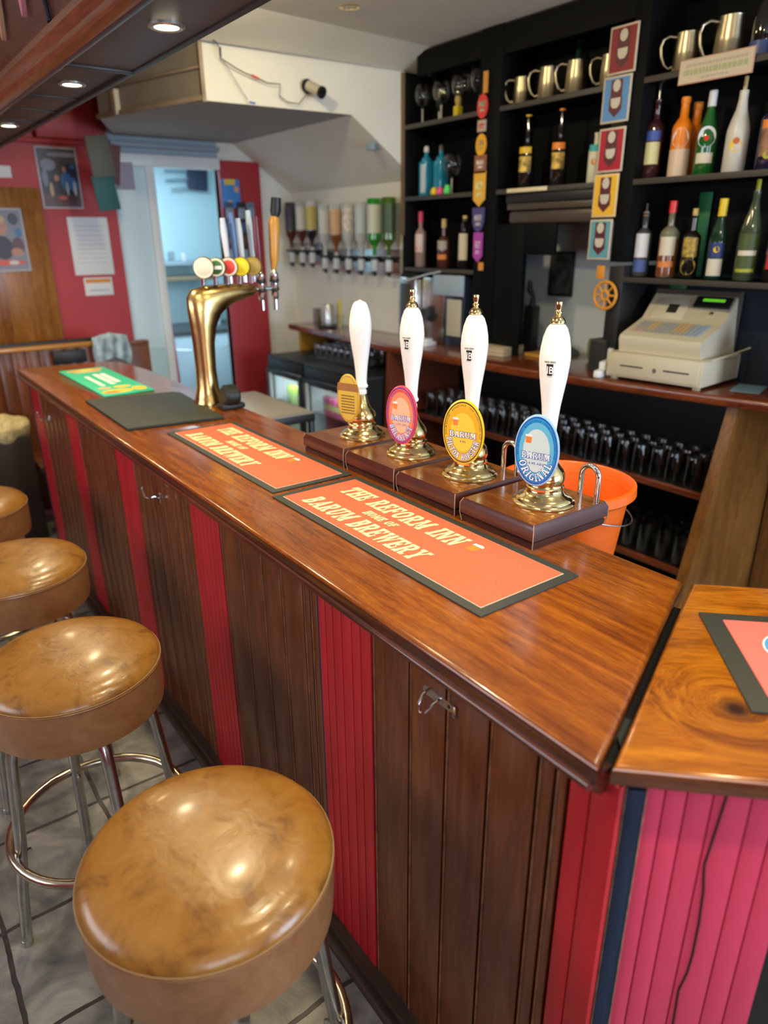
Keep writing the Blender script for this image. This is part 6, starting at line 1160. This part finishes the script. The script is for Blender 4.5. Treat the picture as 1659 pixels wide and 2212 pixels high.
# wooden settle behind the bar end
se = thing('settle', 'high backed wooden settle with boarded back beyond the far end of the bar', 'bench', (0.95, 4.95, 0))
m = MB(); 
for k in range(9): m.box(-0.36 + k * 0.08, -0.282 + k * 0.08, -0.02, 0.0, 0.03, 1.09, M['panelwood'] if False else M['board'], 0.003)
m.build('boarded_back', se)
m = MB(); m.box(-1.6, 0.37, -0.035, 0.03, 1.085, 1.115, P('gold_rail', (0.42, 0.18, 0.03), 0.25, coat=0.5), 0.008); m.box(-1.6, 0.37, 0.03, 0.10, 1.10, 1.13, M['black'], 0.004); m.build('top_rail', se)
m = MB(); m.box(0.37, 0.66, -0.04, 0.0, 0.03, 1.07, P('brown_block', (0.17, 0.06, 0.03), 0.35), 0.004); m.box(0.37, 0.66, -0.045, 0.03, 1.07, 1.095, P('brown_block', (0.17, 0.06, 0.03), 0.35), 0.004); m.build('end_post', se)
m = MB(); m.box(-0.40, -0.36, -0.10, 0.03, 0, 1.09, M['board'], 0.004); m.box(-0.22, 0.37, -0.38, -0.02, 0.40, 0.44, M['board'], 0.004); m.box(-1.6, -0.40, 0.0, 0.02, 0.75, 1.09, M['board'], 0.003); m.build('seat', se)
simple('black_box', 'flat black box against the settle back', 'box', lambda m: m.box(-0.10, 0.10, -0.03, 0.03, -0.04, 0.04, M['black'], 0.004), (1.08, 4.895, 1.035))
cl = MB(); vs = []; fs = []; NX, NY = 18, 16
for j in range(NY + 1):
    for i in range(NX + 1):
        u = i / NX - 0.5; v = j / NY
        wdt = 0.20 + 0.05 * math.sin(v * 3); x = u * wdt; z = 1.165 - 0.17 * max(0, v - 0.15) * 1.1 - 0.06 * abs(u) ** 1.2 * 2 ; yy = -0.045 - 0.012 * math.sin(u * 22 + v * 3) - 0.02 * v
        if v < 0.25: yy = 0.03 - 0.3 * v + 0.006 * math.sin(u * 20); z = 1.135 + 0.03 * math.sin(v / 0.25 * PI * 0.5) - 0.05 * abs(u)
        vs.append((x, yy, z))
for j in range(NY):
    for i in range(NX): a = j * (NX + 1) + i; fs.append([a, a + 1, a + NX + 2, a + NX + 1])
cl.add(vs, fs, P('bar_towel', (0.28, 0.36, 0.42), 0.9, noise=0.5, nscale=16), True); o = cl.build('bar_towel', None, (1.35, 4.93, 0)); sm_ = o.modifiers.new('s', 'SOLIDIFY'); sm_.thickness = 0.004; tag(o, 'blue and cream towel draped over the settle rail', 'towel')
# fleece covered stool
fs_ = thing('fleece_stool', 'dark stool with a pale yellow fleece thrown over it at the far bar end', 'stool', (0.60, 4.66, 0))
m = MB(); m.box(-0.16, 0.10, -0.15, 0.15, 0.0, 0.66, P('dark_stool_wood', (0.03, 0.018, 0.012), 0.5), 0.01); m.build('body', fs_)
bm = bmesh.new(); bmesh.ops.create_icosphere(bm, subdivisions=4, radius=1)
for v in bm.verts:
    n_ = 0.03 * math.sin(v.co.x * 9 + v.co.y * 7) * math.cos(v.co.y * 8); v.co = Vector((v.co.x * (0.16 + n_ * 0.3), v.co.y * (0.17 + n_ * 0.3), v.co.z * 0.06 + (0.0 if v.co.z > 0 else v.co.z * 0.10) + n_ * 0.3))
m = MB(); m.bm(bm, P('fleece', (0.58, 0.47, 0.24), 0.95, noise=0.3, nscale=40, bump=0.6, bscale=90), True); m.build('fleece', fs_, (-0.03, 0, 0.70))

# ================================================================ KITCHEN
kc = thing('kitchen_cabinet', 'pale blue kitchen base cabinets with dark worktop seen through the doorway', 'cabinet', (2.9, 6.75, 0))
m = MB(); m.box(-0.72, 0.9, -0.25, 0.40, 0.08, 0.90, M['paleblue'], 0.003); m.build('body', kc)
m = MB(); m.box(-0.75, 0.92, -0.28, 0.42, 0.90, 0.94, P('dark_worktop', (0.05, 0.06, 0.07), 0.4), 0.004); m.build('worktop', kc)
for k in range(3):
    m = MB(); m.box(-0.70 + 0.5 * k, -0.22 + 0.5 * k, -0.27, -0.25, 0.10, 0.88, P('door_blue', (0.45, 0.60, 0.70), 0.45), 0.003); d = m.build('door', kc)
    m = MB(); m.tube([(-0.56 + 0.5 * k, -0.30, 0.78), (-0.40 + 0.5 * k, -0.30, 0.76)], 0.006, M['steel'], 6); m.build('handle', d)
for z, x0, x1, c, lab in ((1.50, 2.30, 2.9, (0.25, 0.32, 0.38), 'blue grey kitchen wall shelf with small jars, upper of two'), (1.36, 2.42, 3.0, (0.22, 0.17, 0.10), 'brown kitchen wall shelf, lower of two')):
    simple('wall_shelf', lab, 'shelf', lambda m: m.box(x0, x1, 6.9, 7.2, z, z + 0.04, P('kshelf_%d' % int(z * 100), c, 0.5), 0.003))
for k, (x, y, z, sx, sz, c, lab) in enumerate(((2.75, 6.70, 0.941, 0.045, 0.17, (0.16, 0.12, 0.04), 'brown sack standing on the kitchen worktop'), (2.87, 6.72, 0.941, 0.055, 0.24, (0.55, 0.72, 0.80), 'pale blue and white carton on the kitchen worktop'), (3.10, 6.72, 0.941, 0.07, 0.26, (0.60, 0.64, 0.68), 'grey white tub on the kitchen worktop behind the brass font'), (2.60, 6.95, 1.541, 0.03, 0.09, (0.20, 0.25, 0.28), 'small grey jar on the upper kitchen shelf'), (2.72, 6.95, 1.541, 0.025, 0.07, (0.55, 0.60, 0.62), 'small white jar on the upper kitchen shelf'))):
    simple('carton' if k < 3 else 'jar', lab, 'carton' if k < 3 else 'jar', (lambda m: [m.box(-sx, sx, -0.04, 0.04, 0, sz, P('kitem_%d' % k, c, 0.5), 0.012), m.box(-sx * .6, sx * .6, -0.03, 0.03, sz, sz + 0.02, M['black'] if k == 1 else P('kitem_%d' % k, c, .5), 0.004)]) if k < 3 else (lambda m: m.lathe([(sx, 0), (sx, sz * 0.8), (sx * 0.7, sz)], P('kitem_%d' % k, c, 0.4), 14)), (x, y, z))
kr = thing('knife_rack', 'dark wall rack with three pale prongs on the kitchen wall', 'rack', (3.02, 7.17, 2.28))
m = MB(); m.box(-0.10, 0.10, -0.05, 0.0, -0.10, 0.10, P('rack_navy', (0.03, 0.04, 0.08), 0.5), 0.01, T=RY(0.08)); m.build('block', kr)
for k in range(3): m = MB(); m.tube([(-0.10, -0.03, 0.07 - 0.075 * k), (-0.32 + 0.05 * (k == 2), -0.03, 0.06 - 0.08 * k)], 0.010, P('prong', (0.26, 0.36, 0.44), 0.4), 8); m.build('prong', kr)
simple('mop_handle', 'thin red and blue mop handle leaning by the kitchen door frame', 'mop', lambda m: [m.tube([(0.03, 0, 0.55), (0.0, 0, 1.36)], 0.010, P('mop_red', (0.45, 0.03, 0.06), 0.4), 8), m.tube([(0.055, 0, 0.01), (0.03, 0, 0.56)], 0.010, P('mop_blue', (0.05, 0.12, 0.28), 0.4), 8), m.tube([(0.001, 0, 1.30), (0.0, 0, 1.33)], 0.012, M['black'], 8)], (2.02, 5.60, 0))
# snack cards and posters hanging on the red pier
simple('poster', 'bright blue and yellow poster at the top of the red pier', 'poster', lambda m: [m.box(-0.075, 0.075, -0.004, 0, -0.10, 0.10, P('poster_blue', (0.05, 0.25, 0.65), 0.5), 0.001), m.box(-0.05, 0.04, -0.005, -0.004, 0.06, 0.10, P('poster_yellow', (0.75, 0.55, 0.10), 0.5)), m.box(0.03, 0.065, -0.005, -0.004, 0.01, 0.05, P('poster_peach', (0.7, 0.35, 0.2), 0.5)), m.box(-0.03, 0.01, -0.005, -0.004, -0.07, -0.05, P('poster_yellow', (0.75, 0.55, 0.1), 0.5))], (2.56, 5.44, 2.06))
for x, lab, c in ((2.53, 'dark blue card of snack packets hanging on the red pier, left', (0.06, 0.10, 0.18)), (2.63, 'black card of snack packets hanging on the red pier, middle', (0.02, 0.015, 0.02)), (2.71, 'grey blue card of snack packets hanging on the red pier, right', (0.14, 0.20, 0.26))):
    tt = thing('snack_card', lab, 'snack card', (x, 5.43, 1.78), 0, 'snack cards on the red pier')
    m = MB(); m.box(-0.035, 0.035, -0.004, 0.0, -0.32, 0.22, P('snack_%d' % int(c[2] * 100), c, 0.5), 0.001); m.build('card', tt)
    for k in range(5): m = MB(); m.box(-0.03, 0.03, -0.016, -0.004, -0.30 + 0.10 * k, -0.22 + 0.10 * k, P('packet_%d' % (k % 3), [(0.05, 0.10, 0.20), (0.25, 0.32, 0.40), (0.10, 0.05, 0.05)][k % 3], 0.3), 0.005); m.build('packet', tt)
